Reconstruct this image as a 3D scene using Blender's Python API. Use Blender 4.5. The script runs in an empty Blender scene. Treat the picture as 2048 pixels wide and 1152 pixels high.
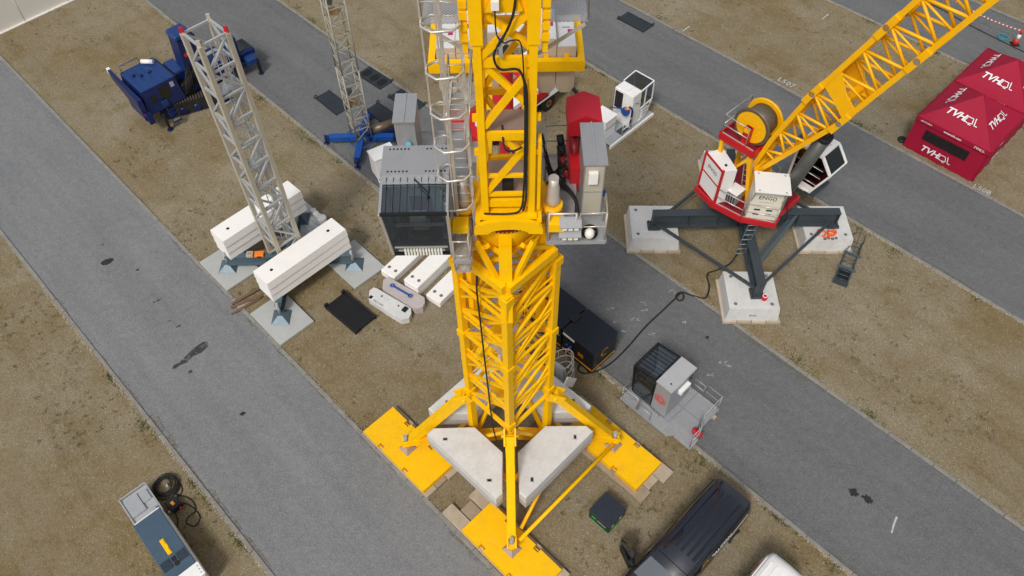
import bpy, math, random
from mathutils import Vector, Matrix
random.seed(7)
S = bpy.context.scene
COL = S.collection
R = math.radians

# ---------------------------------------------------------------- camera, sky, sun, exposure
cam_d = bpy.data.cameras.new('camera'); cam = bpy.data.objects.new('camera', cam_d); COL.objects.link(cam)
S.camera = cam
cam_d.sensor_width = 36.0; cam_d.lens = 36.0 * 1576.7 / 2048.0
cam_d.clip_start = 0.5; cam_d.clip_end = 1500
cam.location = (0, 0, 30.0)
cam.rotation_euler = (Matrix.Rotation(R(90 - 53.13), 4, 'X') @ Matrix.Rotation(R(-0.916), 4, 'Z')).to_euler()
SUN_AZ, SUN_EL = R(205), R(52)          # compass bearing the light comes from (0 = +Y), height above the horizon
w = bpy.data.worlds.new('World'); S.world = w; w.use_nodes = True
nt = w.node_tree; nt.nodes.clear()
sky = nt.nodes.new('ShaderNodeTexSky'); sky.sky_type = 'NISHITA'; sky.sun_disc = False
sky.sun_elevation = SUN_EL; sky.sun_rotation = SUN_AZ; sky.dust_density = 4.0; sky.air_density = 1.3; sky.altitude = 100
hs = nt.nodes.new('ShaderNodeHueSaturation'); hs.inputs['Saturation'].default_value = 0.30
bg = nt.nodes.new('ShaderNodeBackground'); bg.inputs['Strength'].default_value = 0.09
wo = nt.nodes.new('ShaderNodeOutputWorld')
nt.links.new(sky.outputs[0], hs.inputs['Color']); nt.links.new(hs.outputs[0], bg.inputs[0]); nt.links.new(bg.outputs[0], wo.inputs[0])
sd = bpy.data.lights.new('sun', 'SUN'); sd.energy = 1.5; sd.angle = R(11); sd.color = (1, .95, .88)
sun = bpy.data.objects.new('sun', sd); COL.objects.link(sun)
_sv = Vector((math.sin(SUN_AZ) * math.cos(SUN_EL), math.cos(SUN_AZ) * math.cos(SUN_EL), math.sin(SUN_EL)))
sun.rotation_euler = _sv.to_track_quat('Z', 'Y').to_euler(); sun.location = _sv * 100
S.view_settings.view_transform = 'Standard'; S.view_settings.look = 'None'
S.view_settings.exposure = 0.33; S.view_settings.gamma = 1.0; S.view_settings.use_curve_mapping = False
S.cycles.max_bounces = 6; S.cycles.transparent_max_bounces = 12

# ---------------------------------------------------------------- materials
def _n(nt, t, **k):
    n = nt.nodes.new(t)
    for a, b in k.items():
        if a in n.inputs: n.inputs[a].default_value = b
        else: setattr(n, a, b)
    return n
def _noise(nt, pos, scale, detail=3, rough=.6):
    n = _n(nt, 'ShaderNodeTexNoise', Scale=scale, Detail=detail, Roughness=rough); nt.links.new(pos, n.inputs['Vector']); return n.outputs['Fac']
def _ramp(nt, fac, stops):
    r = nt.nodes.new('ShaderNodeValToRGB'); el = r.color_ramp.elements
    while len(el) < len(stops): el.new(.5)
    for e, (p, c) in zip(el, stops): e.position = p; e.color = (*c, 1) if len(c) == 3 else c
    nt.links.new(fac, r.inputs[0]); return r.outputs[0]
def _mix(nt, fac, a, b, mode='MIX'):
    m = nt.nodes.new('ShaderNodeMix'); m.data_type = 'RGBA'; m.blend_type = mode
    for i, v in ((0, fac), (6, a), (7, b)):
        if hasattr(v, 'is_output'): nt.links.new(v, m.inputs[i])
        else: m.inputs[i].default_value = v if i == 0 else ((*v, 1) if len(v) == 3 else v)
    return m.outputs[2]
def base(name):
    m = bpy.data.materials.new(name); m.use_nodes = True; nt = m.node_tree
    p = nt.nodes['Principled BSDF']; g = nt.nodes.new('ShaderNodeNewGeometry')
    return m, nt, p, g.outputs['Position']
def paint(name, col, rough=.45, metal=0., var=.10, dirt=.25, dirtcol=(.16, .13, .10), scale=3., bump=.0, spec=.4, coat=0.):
    """painted / cast / galvanised surface: slow tone drift, fine mottling, patchy grime"""
    m, nt, p, pos = base(name)
    a = _noise(nt, pos, scale, 4, .65); b = _noise(nt, pos, scale * 9, 3, .7)
    lo = tuple(c * (1 - var) for c in col); hi = tuple(min(1, c * (1 + var)) for c in col)
    c = _ramp(nt, a, [(.25, lo), (.75, hi)])
    c = _mix(nt, min(.30, .35 * var / .1), c, _ramp(nt, b, [(.3, lo), (.7, hi)]))
    d = _noise(nt, pos, scale * .7, 6, .75)
    c = _mix(nt, _ramp(nt, d, [(.52, (0, 0, 0)), (.80, (dirt,) * 3)]), c, dirtcol)
    mp = _n(nt, 'ShaderNodeMapping'); mp.inputs['Scale'].default_value = (7, 7, .5); nt.links.new(pos, mp.inputs[0])      # rain streaks run down upright faces
    sk = _noise(nt, mp.outputs[0], 1.0, 4, .7)
    c = _mix(nt, _ramp(nt, sk, [(.55, (0, 0, 0)), (.75, (min(.5, dirt * .8),) * 3)]), c, dirtcol)
    nt.links.new(c, p.inputs['Base Color'])
    nt.links.new(_ramp(nt, b, [(.3, (max(.05, rough - .08),) * 3), (.7, (min(1, rough + .1),) * 3)]), p.inputs['Roughness'])
    p.inputs['Metallic'].default_value = metal; p.inputs['Specular IOR Level'].default_value = spec
    p.inputs['Coat Weight'].default_value = coat
    if bump:
        bn = _n(nt, 'ShaderNodeBump', Strength=bump, Distance=.02); nt.links.new(b, bn.inputs['Height']); nt.links.new(bn.outputs[0], p.inputs['Normal'])
    return m
def glass(name, tint=(.35, .45, .47), rough=.03, refl=1.5, add=.06):
    m, nt, p, pos = base(name); nt.nodes.remove(p)
    t = _n(nt, 'ShaderNodeBsdfTransparent', Color=(*tint, 1)); g = _n(nt, 'ShaderNodeBsdfGlossy', Roughness=rough, Color=(.9, .95, 1, 1))
    f = _n(nt, 'ShaderNodeFresnel', IOR=refl); ad = _n(nt, 'ShaderNodeMath', operation='ADD'); ad.inputs[1].default_value = add; ad.use_clamp = True
    mx = nt.nodes.new('ShaderNodeMixShader'); nt.links.new(f.outputs[0], ad.inputs[0]); nt.links.new(ad.outputs[0], mx.inputs[0]); nt.links.new(t.outputs[0], mx.inputs[1]); nt.links.new(g.outputs[0], mx.inputs[2])
    nt.links.new(mx.outputs[0], nt.nodes['Material Output'].inputs[0]); return m
def patchy(name, col, lo=.42, hi=.58, scale=5., top=.85, rough=.8):
    """thin film lying on a surface, broken up by noise so that the surface shows through"""
    m, nt, p, pos = base(name); a = _noise(nt, pos, scale, 6, .75); b = _noise(nt, pos, scale * 6, 3, .7)
    nt.links.new(_ramp(nt, b, [(.3, tuple(c * .7 for c in col)), (.7, tuple(c * 1.25 for c in col))]), p.inputs['Base Color'])
    nt.links.new(_ramp(nt, a, [(lo, (0, 0, 0)), (hi, (top,) * 3)]), p.inputs['Alpha']); p.inputs['Roughness'].default_value = rough; p.inputs['Specular IOR Level'].default_value = .2
    return m
def mesh_panel(name, col, pitch=.08, hole=.5):
    """expanded-metal / chequer grating: real see-through holes"""
    m, nt, p, pos = base(name)
    mp = _n(nt, 'ShaderNodeMapping'); mp.inputs['Scale'].default_value = (1 / pitch,) * 3; mp.inputs['Rotation'].default_value = (0, 0, R(45))
    nt.links.new(pos, mp.inputs[0])
    v = nt.nodes.new('ShaderNodeTexVoronoi'); v.feature = 'DISTANCE_TO_EDGE'; v.inputs['Randomness'].default_value = 0; v.inputs['Scale'].default_value = 1; v.voronoi_dimensions = '2D'
    nt.links.new(mp.outputs[0], v.inputs['Vector'])
    gt = _n(nt, 'ShaderNodeMath', operation='LESS_THAN'); nt.links.new(v.outputs[0], gt.inputs[0]); gt.inputs[1].default_value = .5 * (1 - hole ** .5)
    p.inputs['Base Color'].default_value = (*col, 1); p.inputs['Metallic'].default_value = .5; p.inputs['Roughness'].default_value = .5
    nt.links.new(gt.outputs[0], p.inputs['Alpha']); return m

Y = (.86, .43, .004)
M = dict(
    yellow=paint('yellow_paint', (.95, .53, .001), .45, var=.06, dirt=.26, dirtcol=(.50, .25, .015), spec=.2),
    yellow2=paint('yellow_plate_paint', (.90, .50, .002), .55, var=.08, dirt=.40, dirtcol=(.50, .31, .06), scale=2.2, spec=.2),
    amber=paint('amber_yellow_paint', (.92, .47, .002), .45, var=.06, dirt=.15, dirtcol=(.40, .17, .02)),
    cream=paint('cream_grey_paint', (.45, .415, .335), .5, var=.06, dirt=.25),
    galv=paint('galvanised_steel', (.42, .44, .46), .42, .35, var=.10, dirt=.15, dirtcol=(.2, .2, .2)),
    alu=paint('aluminium', (.66, .62, .57), .34, .55, var=.08, dirt=.1),
    cabgrey=paint('satin_grey_panel', (.36, .37, .39), .4, .3, var=.06, dirt=.12),
    white=paint('white_paint', (.80, .80, .79), .4, var=.03, dirt=.12, dirtcol=(.5, .47, .42)),
    ballast=paint('white_ballast_paint', (.84, .82, .79), .75, var=.03, dirt=.22, dirtcol=(.62, .55, .46), scale=1.5, bump=.15),
    concrete=paint('raw_concrete', (.47, .46, .44), .85, var=.12, dirt=.35, dirtcol=(.30, .27, .23), scale=1.4, bump=.3),
    concrete2=paint('pale_concrete', (.60, .60, .59), .85, var=.16, dirt=.45, dirtcol=(.38, .35, .31), scale=1.3, bump=.25),
    tanconcrete=paint('tan_concrete', (.52, .43, .33), .85, var=.12, dirt=.35, dirtcol=(.36, .28, .2), scale=1.8, bump=.25),
    slab=paint('grey_pad_slab', (.40, .41, .40), .7, var=.10, dirt=.25, dirtcol=(.30, .28, .25), scale=1.2, bump=.15),
    wood=paint('pale_timber', (.42, .35, .26), .8, var=.18, dirt=.4, dirtcol=(.2, .15, .1), scale=4, bump=.3),
    wood2=paint('worn_timber', (.33, .26, .18), .85, var=.2, dirt=.5, dirtcol=(.14, .1, .07), scale=4, bump=.3),
    wood3=paint('dark_timber', (.16, .10, .06), .85, var=.2, dirt=.4, dirtcol=(.06, .04, .03), scale=4),
    blue=paint('deep_blue_paint', (.004, .014, .090), .38, var=.1, dirt=.15, dirtcol=(.08, .08, .1), spec=.5),
    blue2=paint('bright_blue_paint', (.008, .075, .32), .42, var=.1, dirt=.2, dirtcol=(.1, .1, .12), spec=.4),
    red=paint('red_paint', (.50, .012, .018), .4, var=.08, dirt=.12, dirtcol=(.2, .03, .02)),
    darkred=paint('dark_red_paint', (.22, .008, .018), .42, var=.1, dirt=.2, dirtcol=(.08, .02, .02)),
    galvpale=paint('bright_galvanised', (.47, .485, .50), .4, .3, var=.08, dirt=.12, dirtcol=(.3, .29, .28)),
    greywood=paint('whitewashed_plank', (.50, .52, .53), .8, var=.14, dirt=.3, dirtcol=(.3, .28, .26), scale=4),
    trayblack=paint('matt_black_plastic', (.007, .0075, .009), .55, var=.2, dirt=.1, dirtcol=(.02, .02, .02)),
    hole=paint('cored_hole', (.16, .15, .15), .9, var=.2),
    pinkconcrete=paint('pinkish_concrete', (.46, .41, .40), .85, var=.14, dirt=.4, dirtcol=(.36, .26, .25), scale=1.8, bump=.25),
    mastgrey=paint('old_grey_paint', (.36, .34, .28), .5, var=.1, dirt=.25),
    redbadge=paint('red_badge', (.55, .02, .02), .5, var=.05, dirt=.02),
    woodpale=paint('pale_new_timber', (.50, .42, .32), .8, var=.14, dirt=.3, dirtcol=(.3, .24, .17), scale=4),
    creamwhite=paint('cream_white_paint', (.72, .68, .58), .45, var=.04, dirt=.12, dirtcol=(.5, .44, .34)),
    cylgrey=paint('cylinder_grey', (.10, .105, .10), .35, .3, var=.1, dirt=.2),
    satinlight=paint('light_satin_panel', (.50, .51, .53), .38, .3, var=.05, dirt=.1),
    filmblack=paint('dark_window_film', (.015, .012, .012), .35, var=.2, dirt=.1),
    conered=paint('cone_red', (.62, .03, .02), .5, var=.06),
    redrim=paint('dark_rim', (.03, .03, .03), .5),
    slateblack=paint('bluish_black_lid', (.022, .028, .042), .4, var=.12, dirt=.2, dirtcol=(.05, .05, .06)),
    tealprint=paint('teal_print', (.02, .22, .20), .5),
    windscreen=glass('tinted_windscreen', (.36, .46, .48), .03, 1.6, .14),
    greenglass=glass('green_tinted_glass', (.05, .15, .13), .04, 1.5, .02),
    bluemid=paint('navy_roof_paint', (.010, .042, .165), .36, var=.1, dirt=.2, dirtcol=(.06, .07, .09)),
    trackdirt=paint('dirty_track_rubber', (.075, .062, .045), .85, var=.3, dirt=.5, dirtcol=(.14, .11, .07), scale=5),
    coppermesh=mesh_panel('coated_grating', (.46, .36, .30), .06, .35),
    paletop=paint('pale_top_concrete', (.66, .67, .68), .8, var=.10, dirt=.35, dirtcol=(.45, .42, .38), scale=2),  # lighter concrete tone for the sheet over each counterweight top
    cabfront=glass('cab_windscreen', (.50, .54, .52), .03, 1.45, .05),
    cabdark=glass('smoked_cab_glass', (.06, .075, .07), .04, 1.45, .03),
    blindblue=paint('blue_blind', (.03, .07, .13), .6),
    tent2=paint('red_tarpaulin', (.52, .012, .03), .55, var=.08, dirt=.15, dirtcol=(.25, .02, .03)),
    tent=paint('crimson_fabric', (.32, .003, .030), .68, var=.10, dirt=.15, dirtcol=(.22, .005, .03), spec=.35, bump=.2),
    black=paint('black_plastic', (.010, .011, .013), .6, var=.15, dirt=.15, dirtcol=(.05, .045, .04)),
    mat=paint('black_board', (.022, .028, .036), .5, var=.25, dirt=.4, dirtcol=(.045, .05, .056), scale=1.8),
    blackgloss=paint('black_gloss_paint', (.009, .012, .022), .14, var=.1, dirt=.1, dirtcol=(.03, .03, .03), spec=.6, coat=.6),
    genblack=paint('generator_black', (.008, .011, .018), .32, var=.15, dirt=.2, dirtcol=(.03, .034, .04), spec=.4),
    anthr=paint('anthracite_paint', (.045, .058, .068), .42, var=.12, dirt=.25, dirtcol=(.09, .09, .09)),
    steelblue=paint('blue_grey_steel', (.085, .13, .16), .4, .2, var=.12, dirt=.25),
    rubber=paint('black_rubber', (.014, .014, .013), .75, var=.2, dirt=.5, dirtcol=(.07, .055, .04), scale=6),
    orange=paint('orange_paint', (.85, .20, .01), .45),
    hivis=paint('orange_webbing', (.85, .13, .03), .7, var=.15),
    cyan=paint('cyan_lamp', (.02, .32, .42), .4),
    green=paint('green_print', (.02, .30, .06), .5),
    slate=paint('slate_blue_cover', (.055, .095, .14), .45, var=.1, dirt=.2, dirtcol=(.09, .11, .13)),
    warm=paint('warm_metal', (.50, .34, .17), .35, .8, var=.15, dirt=.2),
    dustbrown=paint('oily_brown_metal', (.20, .15, .10), .4, .5, var=.2, dirt=.3),
    copper=paint('coated_steel_plate', (.48, .36, .28), .4, .5, var=.12, dirt=.2),
    rod=paint('chrome_rod', (.6, .52, .45), .2, .9, var=.05, dirt=.05),
    rope=paint('steel_rope', (.16, .14, .12), .5, .4, var=.25, dirt=.4, scale=12),
    coil=paint('old_rope', (.12, .095, .055), .85, var=.3),
    dark=paint('dark_void', (.006, .006, .007), .8, var=.1, dirt=0),
    seat=paint('dark_fabric', (.02, .02, .022), .8),
    ink=paint('black_print', (.012, .012, .014), .6, var=.05, dirt=0),
    print=paint('white_print', (.80, .80, .82), .55, var=.02, dirt=.03),
    amberprint=paint('amber_print', (.80, .30, .01), .5, var=.03, dirt=.03),
    lamp=paint('floodlight_lens', (.80, .79, .72), .3, var=.03, dirt=.05),
    magenta=paint('magenta_sticker', (.45, .02, .12), .5),
    fabricwhite=paint('cream_pvc', (.74, .71, .65), .55, var=.03, dirt=.05, dirtcol=(.5, .46, .38), scale=.5),
    clear=glass('clear_glass', (.62, .70, .70), .03, 1.45),
    tealglass=glass('teal_glass', (.34, .50, .54), .05, 1.6, .16),
    darkglass=glass('dark_glass', (.22, .25, .25), .04, 1.45, .05),
    mesh=mesh_panel('steel_grating', (.56, .58, .61), .06, .50),
    warmmesh=mesh_panel('warm_grating', (.50, .40, .26), .09, .45),
)

# ---------------------------------------------------------------- mesh helpers
class MB:
    """collects shapes; build() links them as ONE mesh object"""
    def __init__(s): s.v = []; s.f = []; s.sm = []
    def add(s, vs, fs, smooth=False):
        o = len(s.v); s.v += [tuple(v) for v in vs]; s.f += [tuple(i + o for i in f) for f in fs]; s.sm += [smooth] * len(fs); return s
    def hexa(s, b, t):                                  # bottom quad, top quad (both counter-clockwise from above)
        return s.add(list(b) + list(t), [(3, 2, 1, 0), (4, 5, 6, 7), (0, 1, 5, 4), (1, 2, 6, 5), (2, 3, 7, 6), (3, 0, 4, 7)])
    def box(s, x0, x1, y0, y1, z0, z1, c=0.0):
        if c <= 0:
            return s.hexa([(x0, y0, z0), (x1, y0, z0), (x1, y1, z0), (x0, y1, z0)], [(x0, y0, z1), (x1, y0, z1), (x1, y1, z1), (x0, y1, z1)])
        P = []
        for X, sx in ((x0, 1), (x1, -1)):
            for Yy, sy in ((y0, 1), (y1, -1)):
                for Z, sz in ((z0, 1), (z1, -1)):
                    P += [(X, Yy + sy * c, Z + sz * c), (X + sx * c, Yy, Z + sz * c), (X + sx * c, Yy + sy * c, Z)]
        def q(i, j, k, a): return ((i * 2 + j) * 2 + k) * 3 + a
        F = []
        F += [(q(0,0,0,0), q(0,0,1,0), q(0,1,1,0), q(0,1,0,0)), (q(1,0,0,0), q(1,1,0,0), q(1,1,1,0), q(1,0,1,0))]
        F += [(q(0,0,0,1), q(1,0,0,1), q(1,0,1,1), q(0,0,1,1)), (q(0,1,0,1), q(0,1,1,1), q(1,1,1,1), q(1,1,0,1))]
        F += [(q(0,0,0,2), q(0,1,0,2), q(1,1,0,2), q(1,0,0,2)), (q(0,0,1,2), q(1,0,1,2), q(1,1,1,2), q(0,1,1,2))]
        for i in (0, 1):
            for j in (0, 1): F.append((q(i,j,0,0), q(i,j,0,1), q(i,j,1,1), q(i,j,1,0)))
        for i in (0, 1):
            for k in (0, 1): F.append((q(i,0,k,0), q(i,0,k,2), q(i,1,k,2), q(i,1,k,0)))
        for j in (0, 1):
            for k in (0, 1): F.append((q(0,j,k,1), q(0,j,k,2), q(1,j,k,2), q(1,j,k,1)))
        for i in (0, 1):
            for j in (0, 1):
                for k in (0, 1): F.append((q(i,j,k,0), q(i,j,k,1), q(i,j,k,2)))
        return s.add(P, F)
    def beam(s, a, b, wd, ht=None, up=(0, 0, 1), c=0):   # rectangular bar from a to b
        ht = ht or wd; a, b = Vector(a), Vector(b); d = (b - a).normalized(); up = Vector(up)
        if abs(d.dot(up)) > .98: up = Vector((0, 1, 0)) if abs(d.y) < .9 else Vector((1, 0, 0))
        sx = d.cross(up).normalized(); sy = sx.cross(d).normalized(); P = []
        for e in (a, b):
            for i, j in ((-1, -1), (1, -1), (1, 1), (-1, 1)): P.append(e + sx * (i * wd / 2) + sy * (j * ht / 2))
        return s.add(P, [(3, 2, 1, 0), (4, 5, 6, 7), (0, 1, 5, 4), (1, 2, 6, 5), (2, 3, 7, 6), (3, 0, 4, 7)])
    def cyl(s, a, b, r, n=10, r2=None):
        r2 = r if r2 is None else r2
        a, b = Vector(a), Vector(b); d = (b - a).normalized(); up = Vector((0, 0, 1)) if abs(d.z) < .95 else Vector((1, 0, 0))
        u = d.cross(up).normalized(); v = d.cross(u); P = []
        for e, rr in ((a, r), (b, r2)):
            for i in range(n):
                t = 2 * math.pi * i / n; P.append(e + (u * math.cos(t) + v * math.sin(t)) * rr)
        o = len(s.v); s.add(P, [(i, (i + 1) % n, n + (i + 1) % n, n + i) for i in range(n)], True)
        s.add([], []); s.f += [tuple(o + i for i in reversed(range(n))), tuple(o + n + i for i in range(n))]; s.sm += [False, False]; return s
    def pipe(s, pts, r, n=6, closed=False):
        pts = [Vector(p) for p in pts]; m = len(pts); P = []
        for k, p in enumerate(pts):
            if closed: d = pts[(k + 1) % m] - pts[k - 1]
            else: d = pts[min(k + 1, m - 1)] - pts[max(k - 1, 0)]
            d.normalize(); up = Vector((0, 0, 1)) if abs(d.z) < .9 else Vector((0.3, 1, 0)).normalized()
            u = d.cross(up).normalized(); v = u.cross(d)
            for i in range(n):
                t = 2 * math.pi * i / n; P.append(p + (u * math.cos(t) + v * math.sin(t)) * r)
        F = []
        for k in range(m if closed else m - 1):
            k2 = (k + 1) % m
            for i in range(n): F.append((k * n + i, k * n + (i + 1) % n, k2 * n + (i + 1) % n, k2 * n + i))
        if not closed: F += [tuple(reversed(range(n))), tuple((m - 1) * n + i for i in range(n))]
        return s.add(P, F, True)
    def prism(s, poly, z0, z1):                          # extrude an xy outline
        n = len(poly); a = sum(poly[i][0] * poly[(i + 1) % n][1] - poly[(i + 1) % n][0] * poly[i][1] for i in range(n))
        if a < 0: poly = list(reversed(poly))
        return s.add([(x, y, z0) for x, y in poly] + [(x, y, z1) for x, y in poly],
                     [tuple(reversed(range(n))), tuple(range(n, 2 * n))] + [(i, (i + 1) % n, n + (i + 1) % n, n + i) for i in range(n)])
    def extr(s, pts, d):                                 # extrude any planar 3-D outline by vector d
        n = len(pts); d = Vector(d); A = [Vector(p) for p in pts]
        nm = Vector((0, 0, 0))
        for i in range(n): nm += A[i].cross(A[(i + 1) % n])
        if nm.dot(d) < 0: A.reverse()
        return s.add(A + [p + d for p in A], [tuple(reversed(range(n))), tuple(range(n, 2 * n))] + [(i, (i + 1) % n, n + (i + 1) % n, n + i) for i in range(n)])
    def quad(s, *p): return s.add(p, [tuple(range(len(p)))])
    def lathe(s, c, prof, n=16, axis='Z'):
        P = []
        for r, h in prof:
            for i in range(n):
                t = 2 * math.pi * i / n; a, b = r * math.cos(t), r * math.sin(t)
                P.append((c[0] + a, c[1] + b, c[2] + h) if axis == 'Z' else ((c[0] + h, c[1] + a, c[2] + b) if axis == 'X' else (c[0] + b, c[1] + h, c[2] + a)))
        m = len(prof); F = []
        for k in range(m - 1):
            for i in range(n): F.append((k * n + i, k * n + (i + 1) % n, (k + 1) * n + (i + 1) % n, (k + 1) * n + i))
        s.add(P, F, True); o = len(s.v) - len(P)
        s.f += [tuple(o + i for i in reversed(range(n))), tuple(o + (m - 1) * n + i for i in range(n))]; s.sm += [False, False]; return s
    def torus(s, c, Rr, r, n=20, m=6, axis='Z'):
        pts = []
        for i in range(n):
            t = 2 * math.pi * i / n; a, b = Rr * math.cos(t), Rr * math.sin(t)
            pts.append((c[0] + a, c[1] + b, c[2]) if axis == 'Z' else ((c[0], c[1] + a, c[2] + b) if axis == 'X' else (c[0] + b, c[1], c[2] + a)))
        return s.pipe(pts, r, m, True)
    def tf(s, mtx):
        s.v = [tuple(mtx @ Vector(v)) for v in s.v]; return s
    def mesh(s, name, mat):
        me = bpy.data.meshes.new(name); me.from_pydata(s.v, [], s.f); me.materials.append(M[mat] if isinstance(mat, str) else mat)
        me.polygons.foreach_set('use_smooth', s.sm); me.update(); return me
    def build(s, name, mat, parent=None, label=None):
        o = bpy.data.objects.new(name, s.mesh(name, mat)); COL.objects.link(o)
        if parent is not None: o.parent = parent
        if label: o['label'] = label
        return o
def tag(o, label, cat, group=None):
    o['label'] = label; o['category'] = cat
    if group: o['group'] = group
    return o
def thing(name, label, cat, loc=(0, 0, 0), rz=0.0, group=None):
    o = bpy.data.objects.new(name, None); COL.objects.link(o); o.empty_display_size = .2
    o.location = loc; o.rotation_euler = (0, 0, R(rz)); return tag(o, label, cat, group)
def struct(o, kind='structure'): o['kind'] = kind; return o
def sub(name, parent, mesh, loc=(0, 0, 0), rot=(0, 0, 0), scale=(1, 1, 1)):
    o = bpy.data.objects.new(name, mesh); COL.objects.link(o); o.parent = parent; o.location = loc; o.rotation_euler = rot; o.scale = scale; return o
def copy_tree(o, parent=None):
    c = o.copy(); COL.objects.link(c); c.parent = parent
    for ch in list(o.children): copy_tree(ch, c)
    return c
def text(name, body, size, mat, parent, mtx, shear=0., bold=0., sx=1., depth=.004, align='CENTER'):
    """flat lettering as a thin mesh; mtx places it (text lies in its local xy plane)"""
    cu = bpy.data.curves.new(name, 'FONT'); cu.body = body; cu.size = size; cu.align_x = align; cu.align_y = 'CENTER'
    cu.shear = shear; cu.offset = bold; cu.extrude = depth / 2; cu.resolution_u = 2
    t = bpy.data.objects.new(name, cu); COL.objects.link(t)
    me = bpy.data.meshes.new_from_object(t); bpy.data.objects.remove(t)
    me.transform(mtx @ Matrix.Diagonal((sx, 1, 1, 1))); me.materials.clear(); me.materials.append(M[mat])
    o = bpy.data.objects.new(name, me); COL.objects.link(o)
    if parent is not None: o.parent = parent
    return o
def frame(o, x, n):
    """matrix: origin o, text direction x, facing n"""
    x = Vector(x).normalized(); n = Vector(n).normalized(); y = n.cross(x).normalized(); x = y.cross(n)
    return Matrix(((x.x, y.x, n.x, o[0]), (x.y, y.y, n.y, o[1]), (x.z, y.z, n.z, o[2]), (0, 0, 0, 1)))
def rail(mb, pts, h=1.0, r=.025, mid=True, posts=None, closed=False):
    """guard rail along pts (floor points): top rail, mid rail, posts, rounded by pipes"""
    P = [Vector(p) for p in pts]; up = Vector((0, 0, h))
    mb.pipe([P[0]] + [p + up for p in P] + [P[-1]], r, 6)
    if mid: mb.pipe([p + up * .52 for p in P], r * .8, 5)
    for p in P[1:-1]: mb.cyl(p, p + up, r, 6)
    return mb
# ---------------------------------------------------------------- ground, roads, kerbs
RA = R(-46.116); RDV = Vector((math.cos(RA), math.sin(RA), 0)); RNV = Vector((-RDV.y, RDV.x, 0))
def rp(t, n, z=0.): return RDV * t + RNV * n + Vector((0, 0, z))      # along the roads, across the roads
def grass_mat():
    m, nt, p, pos = base('dry_grass')
    mp = _n(nt, 'ShaderNodeMapping'); mp.inputs['Rotation'].default_value = (0, 0, R(35)); mp.inputs['Scale'].default_value = (1, 1.7, 1); nt.links.new(pos, mp.inputs[0]); q = mp.outputs[0]
    f1 = _noise(nt, q, 17, 3, .75); f2 = _noise(nt, pos, 7, 4, .7); big = _noise(nt, pos, .28, 5, .6); mid = _noise(nt, pos, 1.1, 5, .65)
    c = _ramp(nt, f1, [(.30, (.075, .060, .038)), (.43, (.19, .158, .105)), (.55, (.30, .255, .18)), (.72, (.56, .50, .39))])
    warm = _ramp(nt, f2, [(.3, (.13, .098, .05)), (.5, (.25, .20, .118)), (.72, (.40, .335, .225))])
    c = _mix(nt, .40, c, warm)
    c = _mix(nt, _ramp(nt, mid, [(.48, (0, 0, 0)), (.68, (.5,) * 3)]), c, _mix(nt, 1, c, (.78, .69, .50), 'MULTIPLY'))
    c = _mix(nt, _ramp(nt, big, [(.48, (0, 0, 0)), (.68, (.6,) * 3)]), c, _mix(nt, 1, c, (1.20, 1.24, 1.34), 'MULTIPLY'))
    dk = _noise(nt, pos, 2.6, 6, .8)
    c = _mix(nt, _ramp(nt, dk, [(.60, (0, 0, 0)), (.74, (.55,) * 3)]), c, _mix(nt, 1, c, (.50, .44, .32), 'MULTIPLY'))
    gr = _noise(nt, pos, .55, 4, .7)
    c = _mix(nt, _ramp(nt, gr, [(.60, (0, 0, 0)), (.76, (.5,) * 3)]), c, _mix(nt, 1, c, (.66, .80, .48), 'MULTIPLY'))
    lg = _noise(nt, pos, .16, 5, .65)
    c = _mix(nt, _ramp(nt, lg, [(.42, (0, 0, 0)), (.62, (.8,) * 3)]), c, _mix(nt, 1, c, (.80, .70, .50), 'MULTIPLY'))
    mp2 = _n(nt, 'ShaderNodeMapping'); mp2.vector_type = 'TEXTURE'; mp2.inputs['Rotation'].default_value = (0, 0, RA); mp2.inputs['Scale'].default_value = (8, 1, 1); nt.links.new(pos, mp2.inputs[0])
    rut = _noise(nt, mp2.outputs[0], .9, 5, .65)                  # trampled lanes and wheel ruts along the strips
    c = _mix(nt, _ramp(nt, rut, [(.54, (0, 0, 0)), (.66, (.45,) * 3)]), c, _mix(nt, 1, c, (.70, .66, .56), 'MULTIPLY'))
    c = _mix(nt, _ramp(nt, rut, [(.32, (.5,) * 3), (.44, (0, 0, 0))]), c, _mix(nt, 1, c, (1.18, 1.18, 1.22), 'MULTIPLY'))
    c = _mix(nt, 1, c, (.93, .945, .975), 'MULTIPLY')
    nt.links.new(c, p.inputs['Base Color']); p.inputs['Roughness'].default_value = .95; p.inputs['Specular IOR Level'].default_value = .1
    bn = _n(nt, 'ShaderNodeBump', Strength=.7, Distance=.03); nt.links.new(f1, bn.inputs['Height']); nt.links.new(bn.outputs[0], p.inputs['Normal'])
    return m
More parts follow.
